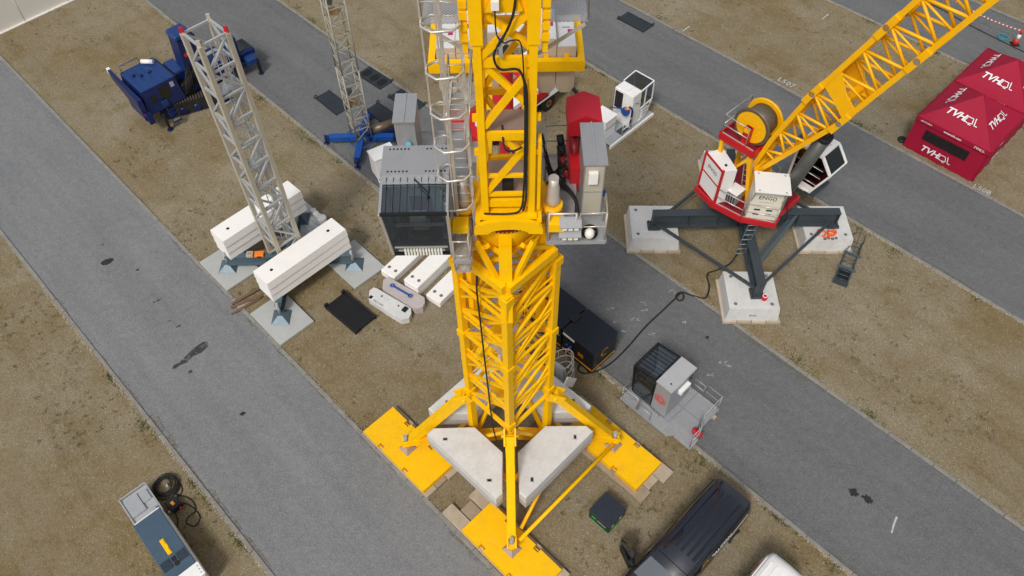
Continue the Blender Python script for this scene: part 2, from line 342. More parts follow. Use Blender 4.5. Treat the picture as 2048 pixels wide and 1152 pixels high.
def asphalt_mat(name, k):
    m, nt, p, pos = base(name)
    mp = _n(nt, 'ShaderNodeMapping'); mp.vector_type = 'TEXTURE'; mp.inputs['Rotation'].default_value = (0, 0, RA); mp.inputs['Scale'].default_value = (4, 1, 1); nt.links.new(pos, mp.inputs[0])
    st = _noise(nt, mp.outputs[0], .55, 4, .6); bl = _noise(nt, pos, .35, 5, .6); sp = _noise(nt, pos, 20, 3, .75); s2 = _noise(nt, pos, 3.2, 5, .7); wh = _noise(nt, pos, 5.5, 6, .8)
    c = _ramp(nt, bl, [(.3, (.125, .137, .150)), (.7, (.178, .190, .204))])
    c = _mix(nt, .5, c, _ramp(nt, st, [(.3, (.095, .102, .112)), (.7, (.205, .212, .220))]))
    c = _mix(nt, .40, c, _ramp(nt, sp, [(.33, (.04, .045, .052)), (.5, (.145, .155, .168)), (.68, (.36, .37, .38))]))
    c = _mix(nt, .22, c, _ramp(nt, s2, [(.33, (.085, .09, .10)), (.67, (.215, .22, .225))]))
    c = _mix(nt, _ramp(nt, wh, [(.70, (0, 0, 0)), (.80, (.55,) * 3)]), c, (.34, .34, .33))
    mp3 = _n(nt, 'ShaderNodeMapping'); mp3.vector_type = 'TEXTURE'; mp3.inputs['Rotation'].default_value = (0, 0, RA); mp3.inputs['Scale'].default_value = (22, 1, 1); nt.links.new(pos, mp3.inputs[0])
    ty = _noise(nt, mp3.outputs[0], 1.1, 5, .65)                   # tyre lanes worn along the road
    c = _mix(nt, _ramp(nt, ty, [(.50, (0, 0, 0)), (.68, (.40,) * 3)]), c, _mix(nt, 1, c, (.76, .76, .77), 'MULTIPLY'))
    c = _mix(nt, _ramp(nt, ty, [(.32, (.35,) * 3), (.46, (0, 0, 0))]), c, _mix(nt, 1, c, (1.18, 1.17, 1.15), 'MULTIPLY'))
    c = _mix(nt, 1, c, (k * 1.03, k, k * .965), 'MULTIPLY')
    nt.links.new(c, p.inputs['Base Color']); p.inputs['Roughness'].default_value = .85; p.inputs['Specular IOR Level'].default_value = .25
    bn = _n(nt, 'ShaderNodeBump', Strength=.35, Distance=.01); nt.links.new(sp, bn.inputs['Height']); nt.links.new(bn.outputs[0], p.inputs['Normal'])
    return m
M['grass'] = grass_mat(); M['asphalt0'] = asphalt_mat('worn_asphalt_sheen', 1.18); M['asphalt'] = asphalt_mat('worn_asphalt', .86)  # asphalt0: sheen on the first road is painted in as a paler colour
M['kerb'] = paint('kerb_concrete', (.235, .225, .205), .9, var=.3, dirt=.5, dirtcol=(.15, .13, .10), scale=2.2, bump=.3)
M['blade'] = paint('green_grass', (.06, .085, .018), .8, var=.45, dirt=.6, dirtcol=(.14, .11, .03), scale=5)
M['stain'] = patchy('oil_stain', (.035, .032, .032), .28, .46, 3.5, .92, .6)
M['stain2'] = patchy('dry_oil_stain', (.055, .05, .05), .30, .55, 3.0, .85, .7)
M['soil'] = patchy('spilled_soil', (.20, .175, .135), .42, .62, 4.0, .70, .95)
M['chalk'] = paint('chalk_paint', (.46, .46, .46), .9, var=.25, dirt=.7, dirtcol=(.2, .2, .2), scale=8)
g = MB().box(-400, 400, -250, 600, -.5, 0); struct(g.build('ground', 'grass'))
ROADS = [(-.15, 5.73), (15.26, 21.28), (30.80, 37.02), (46.63, 52.97)]
TR = [(-32, 16), (-48, 22), (-52, 16), (-46, -2)]
stone = MB().box(-.485, .485, -.085, .085, -.05, .055, .012).mesh('kerb_stone', 'kerb')
for i, (n0, n1) in enumerate(ROADS):
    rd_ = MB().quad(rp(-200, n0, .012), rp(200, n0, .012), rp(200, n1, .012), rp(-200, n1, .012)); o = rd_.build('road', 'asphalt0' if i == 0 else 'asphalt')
    if o.data.polygons[0].normal.z < 0: o.data.flip_normals()
    struct(o)
    for n in (n0 - .075, n1 + .075):
        t0, t1 = TR[i]
        k = MB()
        for a, b in ((-200, t0 - .012), (t1 - .012, 200)):
            P = [rp(a, n - .085, -.05), rp(b, n - .085, -.05), rp(b, n + .085, -.05), rp(a, n + .085, -.05)]
            k.hexa(P, [p + Vector((0, 0, .105)) for p in P])
        ko = struct(k.build('kerb', 'kerb'))
        t = t0 + .485
        while t < t1:
            q = rp(t, n, random.uniform(-.008, .008)); s_ = sub('kerb_stone', ko, stone, q, (random.uniform(-.006, .006), 0, RA + random.uniform(-.006, .006))); t += .985
# tufts of green grass growing along the kerbs
def tufts():
    mb = MB()
    spots = []
    for (n0, n1), (t0, t1) in zip(ROADS, TR):
        for n, sg in ((n0 - .18, -1), (n1 + .18, 1)):
            t = t0
            while t < t1:
                t += random.expovariate(.42); L = random.uniform(.3, 1.5); dn = random.choice((.10, .18, .32))
                if (sg > 0) and random.random() < .55: continue
                for _ in range(int(L * 95)):
                    spots.append((t + random.uniform(-L, L) * random.random(), n + sg * abs(random.gauss(0, dn)), random.uniform(.05, .14)))
                t += L
            for _ in range(70): spots.append((random.uniform(t0, t1), n - sg * .19, random.uniform(.03, .06)))
    for t, n, h in spots:
        p = rp(t, n); a = random.uniform(0, 6.28); w_ = random.uniform(.012, .022); d = Vector((math.cos(a), math.sin(a), 0)); e = Vector((-d.y, d.x, 0)) * w_
        tip = p + d * random.uniform(.03, .12) + Vector((0, 0, h))
        mb.add([p - e, p + e, tip], [(0, 1, 2)])
    return struct(mb.build('grass_tufts', 'blade'), 'stuff')
o = tufts(); tag(o, 'green grass tufts growing along the kerb stones', 'grass')
# soil and grit washed over the kerbs on to the asphalt
def spill():
    mb = MB(); r = random.Random(8)
    for (n0, n1), (t0, t1) in zip(ROADS, TR):
        for n, sg in ((n0, 1), (n1, -1)):
            t = t0; w0 = .05
            while t < t1:
                dt = r.uniform(.15, .5); w1 = max(.015, min(.30, w0 + r.gauss(0, .05)))
                if r.random() < .04: w1 = r.uniform(.15, .38)
                mb.add([rp(t, n, .0155), rp(t + dt, n, .0155), rp(t + dt, n + sg * w1, .0155), rp(t, n + sg * w0, .0155)], [(0, 1, 2, 3) if sg > 0 else (3, 2, 1, 0)]); t += dt; w0 = w1 * .8 + .01
    return struct(mb.build('soil_spill', 'soil'), 'stuff')
tag(spill(), 'soil and grit washed on to the asphalt along the kerbs', 'soil')
# straw litter standing out of the dry turf
def straw():
    mb = MB(); r = random.Random(3)
    for i in range(42000):
        px, py = r.uniform(-1, 1), r.random() ** .8
        y = 5 + py * 46; x = px * (9 + y * .75)
        n = x * RNV.x + y * RNV.y
        if any(a - .2 < n < b + .2 for a, b in ROADS): continue
        a = r.uniform(0, 6.28); l = r.uniform(.04, .11); d = Vector((math.cos(a), math.sin(a), 0)); e = Vector((-d.y, d.x, 0)) * .011
        p = Vector((x, y, 0)); mb.add([p - e, p + e, p + d * l + Vector((0, 0, r.uniform(.02, .07)))], [(0, 1, 2)])
    for (n0, n1), (t0, t1) in zip(ROADS, TR):                     # dead grass hanging over the kerb stones
        for n, sg in ((n0 - .16, -1), (n1 + .16, 1)):
            for _ in range(int((t1 - t0) * 60)):
                t = r.uniform(t0, t1); q9 = .5 + .5 * math.sin(t * 1.7 + n) * math.sin(t * .63 + 2 * n)
                if r.random() > .25 + .75 * q9: continue
                p = rp(t, n + sg * r.uniform(.0, .10), .03); d = (RNV * (-sg) * r.uniform(.2, 1) + RDV * r.uniform(-1, 1)).normalized(); e = Vector((-d.y, d.x, 0)) * .013
                mb.add([p - e, p + e, p + d * r.uniform(.05, .14) + Vector((0, 0, r.uniform(.03, .06)))], [(0, 1, 2)])
    return struct(mb.build('straw_litter', 'straw'), 'stuff')
M['straw'] = paint('dry_straw', (.42, .36, .24), .9, var=.5, dirt=.5, dirtcol=(.10, .075, .03), scale=9)
def clumps():
    mb = MB(); r = random.Random(21)
    from mathutils import noise as mn
    made = 0
    while made < 2600:
        y = 5 + r.random() ** .8 * 44; x = r.uniform(-1, 1) * (9 + y * .75); n = x * RNV.x + y * RNV.y
        if any(a - .3 < n < b + .3 for a, b in ROADS): continue
        if mn.noise((x * .22, y * .22, 3)) + .5 * mn.noise((x * .9, y * .9, 7)) < r.uniform(-.1, .6): made += .15; continue
        made += 1
        for _ in range(r.randint(5, 9)):
            a = r.uniform(0, 6.28); l = r.uniform(.05, .13); d = Vector((math.cos(a), math.sin(a), 0)); e = Vector((-d.y, d.x, 0)) * .013; p = Vector((x + r.gauss(0, .05), y + r.gauss(0, .05), 0))
            mb.add([p - e, p + e, p + d * l + Vector((0, 0, r.uniform(.04, .11)))], [(0, 1, 2)])
    return struct(mb.build('grass_clumps', 'oldgrass'), 'stuff')
M['oldgrass'] = paint('olive_dead_grass', (.115, .095, .038), .9, var=.5, dirt=.5, dirtcol=(.20, .15, .07), scale=6)
tag(clumps(), 'olive brown grass clumps dotted over the turf', 'grass')
tag(straw(), 'dry straw and dead grass lying on the turf', 'grass')
# stains, chalk marks and painted digits lie on the asphalt as thin sheets
def blob(name, cx, cy, rx, ry, rot, mat, label, z=.016, rough=.25, n=22, group=None):
    r = random.Random(int(cx * 100 + cy)); pts = []
    for i in range(n):
        t = 6.2832 * i / n; k = 1 + r.uniform(-rough, rough); x, y = rx * k * math.cos(t), ry * k * math.sin(t)
        pts.append((cx + x * math.cos(rot) - y * math.sin(rot), cy + x * math.sin(rot) + y * math.cos(rot)))
    o = MB().add([(x, y, z) for x, y in pts], [tuple(range(n))]).build(name, mat); return tag(o, label, 'stain', group)
# ---------------------------------------------------------------- the big yellow tower crane in the middle
CX0, CY0 = -.16, 14.10
YC = thing('tower_crane', 'large yellow lattice tower crane with glazed operator cab and strutted outrigger base', 'crane', (CX0, CY0, 0))
def lx(x, y, z): return Vector((x - CX0, y - CY0, z))            # site coordinates -> crane coordinates
H_ = 1.42
LEG = [(-H_, 0), (0, -H_), (H_, 0), (0, H_)]                      # left, front, right, back chord (plan is turned 45 degrees)
def lattice(parent, name, legs0, legs1, z0, z1, nz, cw, bw, mat, cmat=None, horiz=True, flip=(0, 0, 0, 0), tube=False, angle=0., thin=None, bmat=None, first=True):
    """square lattice mast: one part per length with a child for each chord and each brace"""
    mb = MB(); n = len(legs0)
    def pt(i, t):
        a, b = legs0[i % n], legs1[i % n]; return Vector((a[0] + (b[0] - a[0]) * t, a[1] + (b[1] - a[1]) * t, z0 + (z1 - z0) * t))
    root = None
    for i in range(n):
        c = MB()
        up = Vector((pt(i, 0).x, pt(i, 0).y, 0)); up = Vector((0, 1, 0)) if up.length < .01 else up
        ax = Vector((math.cos(angle), math.sin(angle), 0))
        a, b = pt(i, 0), pt(i, 1); d = (b - a).normalized()
        if tube: c.cyl(a, b, cw / 2, 10)
        else: c.beam(a, b, cw, cw, up=ax)
        if i == 0: root = c.build(name, cmat or mat, parent)
        else: c.build('chord', cmat or mat, root)
    for i in range(n):
        j = (i + 1) % n
        for k in range(nz):
            t0, t1 = k / nz, (k + 1) / nz
            if horiz: MB().beam(pt(i, t1), pt(j, t1), bw, bw).build('brace', bmat or mat, root)
            a, b = (pt(i, t0), pt(j, t1)) if not ((flip[i] + (k if flip[i] == 2 else 0)) % 2) else (pt(j, t0), pt(i, t1))
            m = MB()
            if tube: m.cyl(a, b, bw / 2, 6)
            else: m.beam(a, b, bw, bw)
            m.build('brace', bmat or mat, root)
    return root
# undercarriage
for i, (x, y) in enumerate(LEG):
    d = Vector((x, y, 0)).normalized(); s = Vector((-d.y, d.x, 0))
    m = MB().beam(d * .3 + Vector((0, 0, 1.62)), d * 3.95 + Vector((0, 0, 1.20)), .34, .42); arm = m.build('outrigger_arm', 'amber', YC)
    m = MB().beam(d * 1.62 + Vector((0, 0, 4.78)), d * 3.92 + Vector((0, 0, 1.28)), .30, .34); st = m.build('strut', 'yellow', YC)
    m = MB()
    for sg in (-1, 1): m.beam(d * 1.40 + s * sg * .19 + Vector((0, 0, 4.85)), d * 1.95 + s * sg * .19 + Vector((0, 0, 4.55)), .06, .42)
    m.cyl(d * 1.66 + s * .30 + Vector((0, 0, 4.75)), d * 1.66 - s * .30 + Vector((0, 0, 4.75)), .07, 8)
    m.build('strut_hinge', 'yellow', YC)
    m = MB()
    for sg in (-1, 1): m.beam(d * 3.6 + s * sg * .15 + Vector((0, 0, 1.30)), d * 4.35 + s * sg * .15 + Vector((0, 0, 1.02)), .06, .34)
    m.cyl(d * 4.18 + Vector((0, 0, .82)), d * 4.18 + Vector((0, 0, 1.12)), .20, 10); m.build('jack_bracket', 'yellow', YC)
    m = MB().cyl(d * 4.18 + Vector((0, 0, .6)), d * 4.18 + Vector((0, 0, 1.55)), .085, 10); jk = m.build('jack_screw', 'galv', YC)
    c = d * 4.18; a = .38
    m = MB().add([c + Vector((p, q, .465)) for p, q in ((-a, 0), (0, -a), (a, 0), (0, a))] + [c + Vector((p, q, .64)) for p, q in ((-.09, 0), (0, -.09), (.09, 0), (0, .09))],
                 [(3, 2, 1, 0), (4, 5, 6, 7), (0, 1, 5, 4), (1, 2, 6, 5), (2, 3, 7, 6), (3, 0, 4, 7)]).build('jack_foot', 'copper', YC)
MB().cyl((4.10, -.25, 1.0), (.28, -4.05, 1.0), .075, 10).build('tie_bar', 'yellow', YC)
MB().cyl((.35, -3.6, 1.0), (1.5, -1.6, 1.5), .07, 8).build('tie_bar', 'amber', YC)
for i in range(4):
    a, b = LEG[i], LEG[(i + 1) % 4]
    MB().beam((a[0] * 1.5, a[1] * 1.5, 1.78), (b[0] * 1.5, b[1] * 1.5, 1.78), .16, .2).build('ballast_rail', 'amber', YC)
lattice(YC, 'base_section', LEG, LEG, 1.25, 4.75, 1, .25, .13, 'yellow', flip=(0, 1, 0, 1), angle=R(45))
for (x, y) in LEG: MB().cyl((x, y, 4.70), (x, y, 5.06), .10, 10).build('joint_pin', 'galv', YC)
# outer tower
lattice(YC, 'tower_section', LEG, LEG, 5.0, 8.9, 3, .225, .09, 'yellow', flip=(0, 0, 1, 1), angle=R(45))
lattice(YC, 'tower_section', LEG, LEG, 8.9, 12.75, 3, .225, .09, 'yellow', flip=(0, 0, 1, 1), angle=R(45))
for z in (6.0, 8.0, 9.9, 11.8):                                    # slim secondary braces
    for i in range(4):
        a, b = LEG[i], LEG[(i + 1) % 4]
        MB().beam((a[0], a[1], z), (b[0], b[1], z + .0), .05, .05).build('thin_brace', 'yellow', YC)
for k9 in range(4):                                              # short diagonals from the mid panels
    for i in range(4):
        a, b = LEG[i], LEG[(i + 1) % 4]; z = 5.95 + 1.94 * k9
        lo, hi = ((a, b) if i in (0, 1) else (b, a))
        MB().beam((lo[0], lo[1], z - .95), ((lo[0] + hi[0]) / 2, (lo[1] + hi[1]) / 2, z), .06, .06).build('thin_brace', 'yellow', YC)
        MB().beam(((lo[0] + hi[0]) / 2, (lo[1] + hi[1]) / 2, z), (hi[0], hi[1], z + .95), .06, .06).build('thin_brace', 'yellow', YC)
for (x, y) in LEG:                                                # flanges where the sections meet
    for z in (5.15, 8.9, 12.5):
        MB().beam((x, y, z - .16), (x, y, z + .16), .31, .31, up=(math.cos(R(45)), math.sin(R(45)), 0)).build('chord_flange', 'yellow', YC)
# ladders and landings inside the tower
for z0, z1, dx in ((5.0, 8.6, -.35), (8.6, 12.6, .35)):
    m = MB()
    for q in (-.2, .2): m.beam((dx + q, .45, z0), (dx + q, .45, z1), .045, .03)
    zz = z0 + .2
    while zz < z1: m.cyl((dx - .2, .45, zz), (dx + .2, .45, zz), .014, 5); zz += .28
    m.build('inner_ladder', 'yellow', YC)
for z in (5.25, 8.75):
    m = MB().prism([(-1.1, .05), (-.1, -.95), (.75, -.1), (-.25, .9)], z, z + .03); m.build('landing', 'mesh', YC)
    MB().prism([(-.72, .02), (-.08, -.62), (.32, -.22), (-.32, .42)], z + .035, z + .06).build('landing_hatch', 'yellow2', YC)
h2 = 1.02
LEG2 = [(-h2, 0), (0, -h2), (h2, 0), (0, h2)]
lattice(YC, 'inner_tower', [(x * 1.0, y) for x, y in LEG2], LEG2, 9.4, 13.9, 3, .20, .10, 'yellow', flip=(0, 0, 1, 1), angle=R(45))
# head frame that carries the slewing ring
m = MB()
m.extr([(-1.45, -.25, 13.0), (-.12, -1.58, 13.0), (-.12, -1.58, 13.28), (-1.45, -.25, 13.28)], (.14, .14, 0)); m.build('head_beam', 'yellow', YC)
m = MB(); m.extr([(1.45, -.25, 13.0), (.12, -1.58, 13.0), (.12, -1.58, 13.28), (1.45, -.25, 13.28)], (-.14, .14, 0)); m.build('head_beam', 'yellow', YC)
MB().beam((0, -1.36, 11.6), (0, -1.05, 14.5), .40, .34, up=(1, 0, 0)).build('head_post', 'yellow', YC)
for sg in (-1, 1):
    MB().beam((sg * 1.38, 0, 12.4), (sg * 1.0, 0, 14.2), .26, .26).build('head_post', 'yellow', YC)
    MB().beam((sg * .10, -1.3, 12.9), (sg * .75, -.85, 14.35), .13, .13).build('head_brace', 'yellow', YC)
    MB().beam((sg * 1.3, -.1, 13.2), (sg * .45, -.95, 14.3), .12, .12).build('head_brace', 'yellow', YC)
n = 24
prof = [(.62, 13.75), (.80, 14.1), (.86, 14.5), (.90, 14.85)]
MB().lathe((0, 0, 0), prof, 28).build('slewing_cone', 'yellow', YC)
m = MB().lathe((0, 0, 0), [(.98, 14.85), (.98, 15.02)], 36)
ring = m.build('slewing_ring', 'darkred', YC)
m = MB()
for i in range(60):
    t = 2 * math.pi * i / 60; m.beam((0.97 * math.cos(t), .97 * math.sin(t), 14.93), (1.02 * math.cos(t), 1.02 * math.sin(t), 14.93), .05, .16)
m.build('gear_teeth', 'darkred', ring)
# turntable: box frame open at the front where the ring gear shows
MX = .10
m = MB()
arc = [(-.86 + MX, -1.18, 15.0)] + [(MX + .50 * math.cos(t), -1.18, 15.02 + .17 * math.sin(t)) for t in [math.pi - math.pi * k / 10 for k in range(11)]] + [(.86 + MX, -1.18, 15.0)] + [(MX + .86 * math.cos(t), -1.18, 15.16 + .34 * math.sin(t)) for t in [math.pi * k / 12 for k in range(13)]]
m.extr(arc, (0, .12, 0)); m.build('turntable_front', 'yellow', YC)
MB().lathe((MX, 0, 0), [(1.0, 15.03), (1.04, 15.08), (1.04, 15.24), (.98, 15.30)], 32).build('slewing_collar', 'yellow', YC)
MB().box(MX - .82, MX - .70, -1.06, 1.2, 15.30, 15.42).build('turntable_side', 'yellow', YC)
MB().box(MX + .70, MX + .82, -1.06, 1.2, 15.30, 15.42).build('turntable_side', 'yellow', YC)
MB().box(MX - .70, MX + .70, -1.05, 1.2, 15.42, 15.50).build('turntable_deck', 'yellow', YC)
for sg in (-1, 1):
    MB().cyl((MX + sg * 1.12, -.45, 15.1), (MX + sg * 1.12, -.45, 15.35), .26, 14).build('slewing_gearbox', 'amber', YC)
    g_ = MB().lathe((MX + sg * 1.12, -.45, 0), [(.17, 15.35), (.19, 15.55), (.16, 15.6), (.16, 15.95), (.13, 16.0), (.13, 16.25)], 12).build('slewing_motor', 'alu', YC)
    MB().box(MX + sg * 1.2 - .2, MX + sg * 1.2 + .2, -1.12, -.78, 15.0, 15.26).build('ring_greaser', 'yellow', YC)
# upper mast: two front and two rear box chords with X bracing
XL, XR, YF, YB, CW = MX - .565, MX + .565, -.80, .62, .165
mast_f = MB().box(XL - CW / 2, XL + CW / 2, YF - .13, YF + .13, 15.15, 26).build('mast_chord', 'yellow', YC)
MB().box(XR - CW / 2, XR + CW / 2, YF - .13, YF + .13, 15.15, 26).build('mast_chord', 'yellow', YC)
MB().box(XL - CW / 2, XL + CW / 2, YB - .13, YB + .13, 15.5, 26).build('mast_chord', 'yellow', YC)
MB().box(XR - CW / 2, XR + CW / 2, YB - .13, YB + .13, 15.5, 26).build('mast_chord', 'yellow', YC)
for x in (XL, XR):
    MB().box(x - .13, x + .13, YF - .165, YF + .165, 20.45, 25.9).build('chord_sleeve', 'yellow', YC)
    MB().box(x - .17, x + .17, YF - .16, YF + .16, 15.12, 15.28).build('chord_foot', 'yellow', YC)
def br(x0, z0, x1, z1, y, w=.13, t=.10, nm='mast_brace', mat='yellow'): MB().beam((x0, y, z0), (x1, y, z1), t, w, up=(0, 0, 1)).build(nm, mat, YC)
xi0, xi1 = XL + CW / 2 - .02, XR - CW / 2 + .02
br(xi0, 19.95, xi1, 19.95, YF, .24); br(xi0, 17.95, xi1, 17.95, YF, .22); br(xi0, 15.78, xi1, 15.78, YF, .22)
br(xi0, 16.70, xi1, 16.70, YF, .07); br(xi0, 16.08, xi1, 16.08, YF, .09)
br(xi0, 18.25, xi1, 19.75, YF - .03, .15); br(xi0 + .05, 19.85, xi1, 18.75, YF + .05, .14)
br(xi0, 16.2, xi1, 17.75, YF - .02, .14); br(xi0 + .4, 17.85, xi1, 17.2, YF + .05, .14)
br(xi0, 20.1, xi1, 21.15, YF - .03, .15); br(xi0 + .05, 21.1, xi1, 20.25, YF + .06, .14)
br(xi0, 21.35, xi1, 21.35, YF, .5); br(xi0, 21.7, xi1, 23.4, YF - .03); br(xi0, 23.4, xi1, 21.7, YF + .06); br(xi0, 23.6, xi1, 23.6, YF, .25); br(xi0, 23.8, xi1, 25.6, YF)
br(-.30 + MX, 21.2, MX, 21.9, YF - .12, .12); br(.30 + MX, 21.2, MX, 21.9, YF - .12, .12)
for z in (15.9, 18.05, 19.95, 21.3, 23.6): br(xi0, z, xi1, z, YB, .16, mat='amber')
br(xi0, 18.2, xi1, 19.8, YB, .13, mat='amber'); br(xi1, 16.1, xi0, 17.9, YB, .12, mat='amber'); br(xi0, 20.1, xi1, 21.2, YB, .13, mat='amber')
for sg, xx in ((-1, XL), (1, XR)):
    for z in (15.9, 18.0, 19.95, 21.3, 23.6): MB().beam((xx, YF + .1, z), (xx, YB - .1, z), .09, .13).build('mast_brace', 'amber', YC)
    for z0, z1 in ((16.0, 17.9), (19.85, 18.1), (20.0, 21.2)): MB().beam((xx, YF + .1, z0), (xx, YB - .1, z1), .08, .11).build('mast_brace', 'amber', YC)
MB().box(xi0 + .02, xi1 - .02, YF + .12, YF + .80, 17.98, 18.02).build('mast_landing', 'coppermesh', YC)
MB().box(xi0 + .02, xi1 - .02, YF + .12, YB - .12, 15.92, 15.95).build('mast_landing', 'coppermesh', YC)
MB().box(MX - .14, MX + .14, YF + .16, YF + .45, 16.0, 16.3).build('control_valve', 'black', YC)
MB().box(MX - .13, MX - .05, YF - .20, YF - .10, 20.2, 20.65).build('hydraulic_valve', 'galv', YC)
m = MB().box(MX - .25, MX - .10, YF - .25, YF - .12, 21.28, 21.46); m.build('junction_box', 'white', YC)
for sg in (-1, 1):                                               # lug plates low on the chords
    for z in (17.4, 18.4):
        MB().box(MX + sg * .70 - .05, MX + sg * .70 + .05, YF - .05, YF + .05, z, z + .16).build('lug', 'yellow', YC)
MB().box(MX + .70, MX + .78, YF - .10, YF + .16, 15.6, 17.85).build('guide_post', 'yellow', YC)
for sg in (-1, 1):
    x0, x1 = (MX + .74, MX + .85) if sg > 0 else (MX - .85, MX - .74)
    rk = MB().box(x0, x1, YF - .05, YF + .1, 20.2, 21.6).build('locking_rack', 'yellow', YC)
    for z in (20.5, 20.75, 21.0, 21.25): MB().box(MX + sg * .8 - .08, MX + sg * .8 + .08, YF - .12, YF - .052, z, z + .16).build('rack_tooth', 'yellow', rk)
# hoses on the mast
def hose(pts, r, name='hose', mat='rubber', parent=YC, sm=6):
    P = [Vector(p) for p in pts]; out = []
    for i in range(len(P) - 1):
        p0, p1, p2, p3 = P[max(i - 1, 0)], P[i], P[i + 1], P[min(i + 2, len(P) - 1)]
        for k in range(sm):
            t = k / sm; out.append(.5 * ((2 * p1) + (p2 - p0) * t + (2 * p0 - 5 * p1 + 4 * p2 - p3) * t * t + (3 * p1 - p0 - 3 * p2 + p3) * t ** 3))
    out.append(P[-1]); return MB().pipe(out, r, 6).build(name, mat, parent)
yh = YF - .22
hose([(MX + .26, yh, 22.6), (MX + .20, yh, 21.4), (MX + .05, yh, 20.85), (MX - .22, yh, 20.3), (MX - .12, yh, 19.93), (MX + .22, yh, 19.92), (MX + .34, yh, 19.75), (MX + .40, yh, 19.3), (MX + .40, yh, 18), (MX + .38, yh, 16.5), (MX + .30, yh, 15.75), (MX, yh, 15.6), (MX - .6, yh, 15.62)], .027)
hose([(MX + .36, yh, 19.7), (MX + .44, yh, 19.2), (MX + .44, yh, 17.5), (MX + .43, yh, 16.2), (MX + .36, yh, 15.7)], .028)
hose([(MX - .18, yh, 21.3), (MX - .16, yh, 20.75), (MX - .02, yh, 20.55), (MX + .12, yh, 20.6), (MX + .30, yh, 20.55), (MX + .36, yh, 20.0), (MX + .38, yh, 19.0)], .016)
hose([(MX - .1, yh + .4, 18.1), (MX - .06, yh, 17.8), (MX + .12, yh, 17.68), (MX + .34, yh, 17.8)], .025)
hose([(-.78, -.80, 13.1), (-.83, -.84, 12.2), (-.79, -.86, 10.5), (-.74, -.90, 8.5), (-.68, -.93, 6.3), (-.62, -.95, 4.2), (-.50, -.98, 2.9)], .03, 'power_cable')
# ---- decks either side of the slewing ring
DZ = 14.50
def deck(name, x0, x1, y0, y1, z=DZ):
    d = MB().box(x0 - CX0, x1 - CX0, y0 - CY0, y1 - CY0, z, z + .03).build(name, 'mesh', YC)
    m = MB()
    for a, b in (((x0, y0), (x1, y0)), ((x1, y0), (x1, y1)), ((x1, y1), (x0, y1)), ((x0, y1), (x0, y0))): m.beam(lx(a[0], a[1], z - .02), lx(b[0], b[1], z - .02), .05, .12)
    nb = int((y1 - y0) / .9)
    for k in range(1, nb): m.beam(lx(x0, y0 + (y1 - y0) * k / nb, z - .04), lx(x1, y0 + (y1 - y0) * k / nb, z - .04), .06, .07)
    m.build('deck_frame', 'galv', d); return d
deck('service_deck', .92, 2.42, 13.08, 16.25)
deck('service_deck', -3.05, -1.12, 14.25, 17.3)
deck('service_deck', -1.46, -1.02, 12.5, 14.2)
m = MB(); rail(m, [lx(.92, 13.15, DZ), lx(.95, 13.10, DZ), lx(1.62, 13.10, DZ), lx(1.64, 13.10, DZ)], 1.05); rail(m, [lx(1.72, 13.10, DZ), lx(2.38, 13.10, DZ), lx(2.40, 13.75, DZ)], 1.05); m.build('guard_rail', 'alu', YC)
m = MB(); rail(m, [lx(.95, 15.3, DZ), lx(.95, 16.2, DZ), lx(1.75, 16.2, DZ)], 1.15); m.build('guard_rail', 'galv', YC)
m = MB(); rail(m, [lx(-1.44, 12.55, DZ - .45), lx(-1.06, 12.55, DZ - .45)], 1.15); rail(m, [lx(-1.06, 12.55, DZ - .45), lx(-1.02, 13.3, DZ - .45)], 1.15); m.build('guard_rail', 'alu', YC)
MB().box(*(lambda a, b: (a.x, b.x, a.y, b.y))(lx(-1.46, 12.5, 0), lx(-1.02, 13.2, 0)), DZ - .48, DZ - .45).build('ladder_landing', 'mesh', YC)
m = MB(); rail(m, [lx(-2.2, 17.25, DZ), lx(-1.15, 17.25, DZ)], 1.05); rail(m, [lx(-1.2, 16.0, DZ), lx(-1.2, 17.25, DZ)], 1.05); m.build('guard_rail', 'alu', YC)
# floodlights on the right-hand rail
for k in range(3):
    for r_, (z, dy) in enumerate(((15.15, 0), (14.82, -.03))):
        x = 1.34 + k * .145
        p = lx(x, 12.98 + dy, z); f = MB().box(p.x - .055, p.x + .055, p.y - .05, p.y + .02, p.z - .05, p.z + .05).build('floodlight', 'lamp', YC)
m = MB()
for z, dy in ((15.15, 0), (14.82, -.03)):
    p = lx(1.48, 12.98 + dy, z); m.add([p + Vector((-.28, -.07, .075)), p + Vector((.28, -.07, .075)), p + Vector((.28, .20, .20)), p + Vector((-.28, .20, .20)), p + Vector((-.28, -.07, .055)), p + Vector((.28, -.07, .055)), p + Vector((.28, .20, .18)), p + Vector((-.28, .20, .18))], [(0, 1, 2, 3), (7, 6, 5, 4), (0, 4, 5, 1), (1, 5, 6, 2), (2, 6, 7, 3), (3, 7, 4, 0)])
m.build('floodlight_visor', 'cabgrey', YC)
MB().lathe(lx(1.98, 13.02, 14.72), [(.05, 0), (.10, .05), (.13, .15), (.10, .27), (.03, .31)], 12).build('spot_lamp', 'lamp', YC)
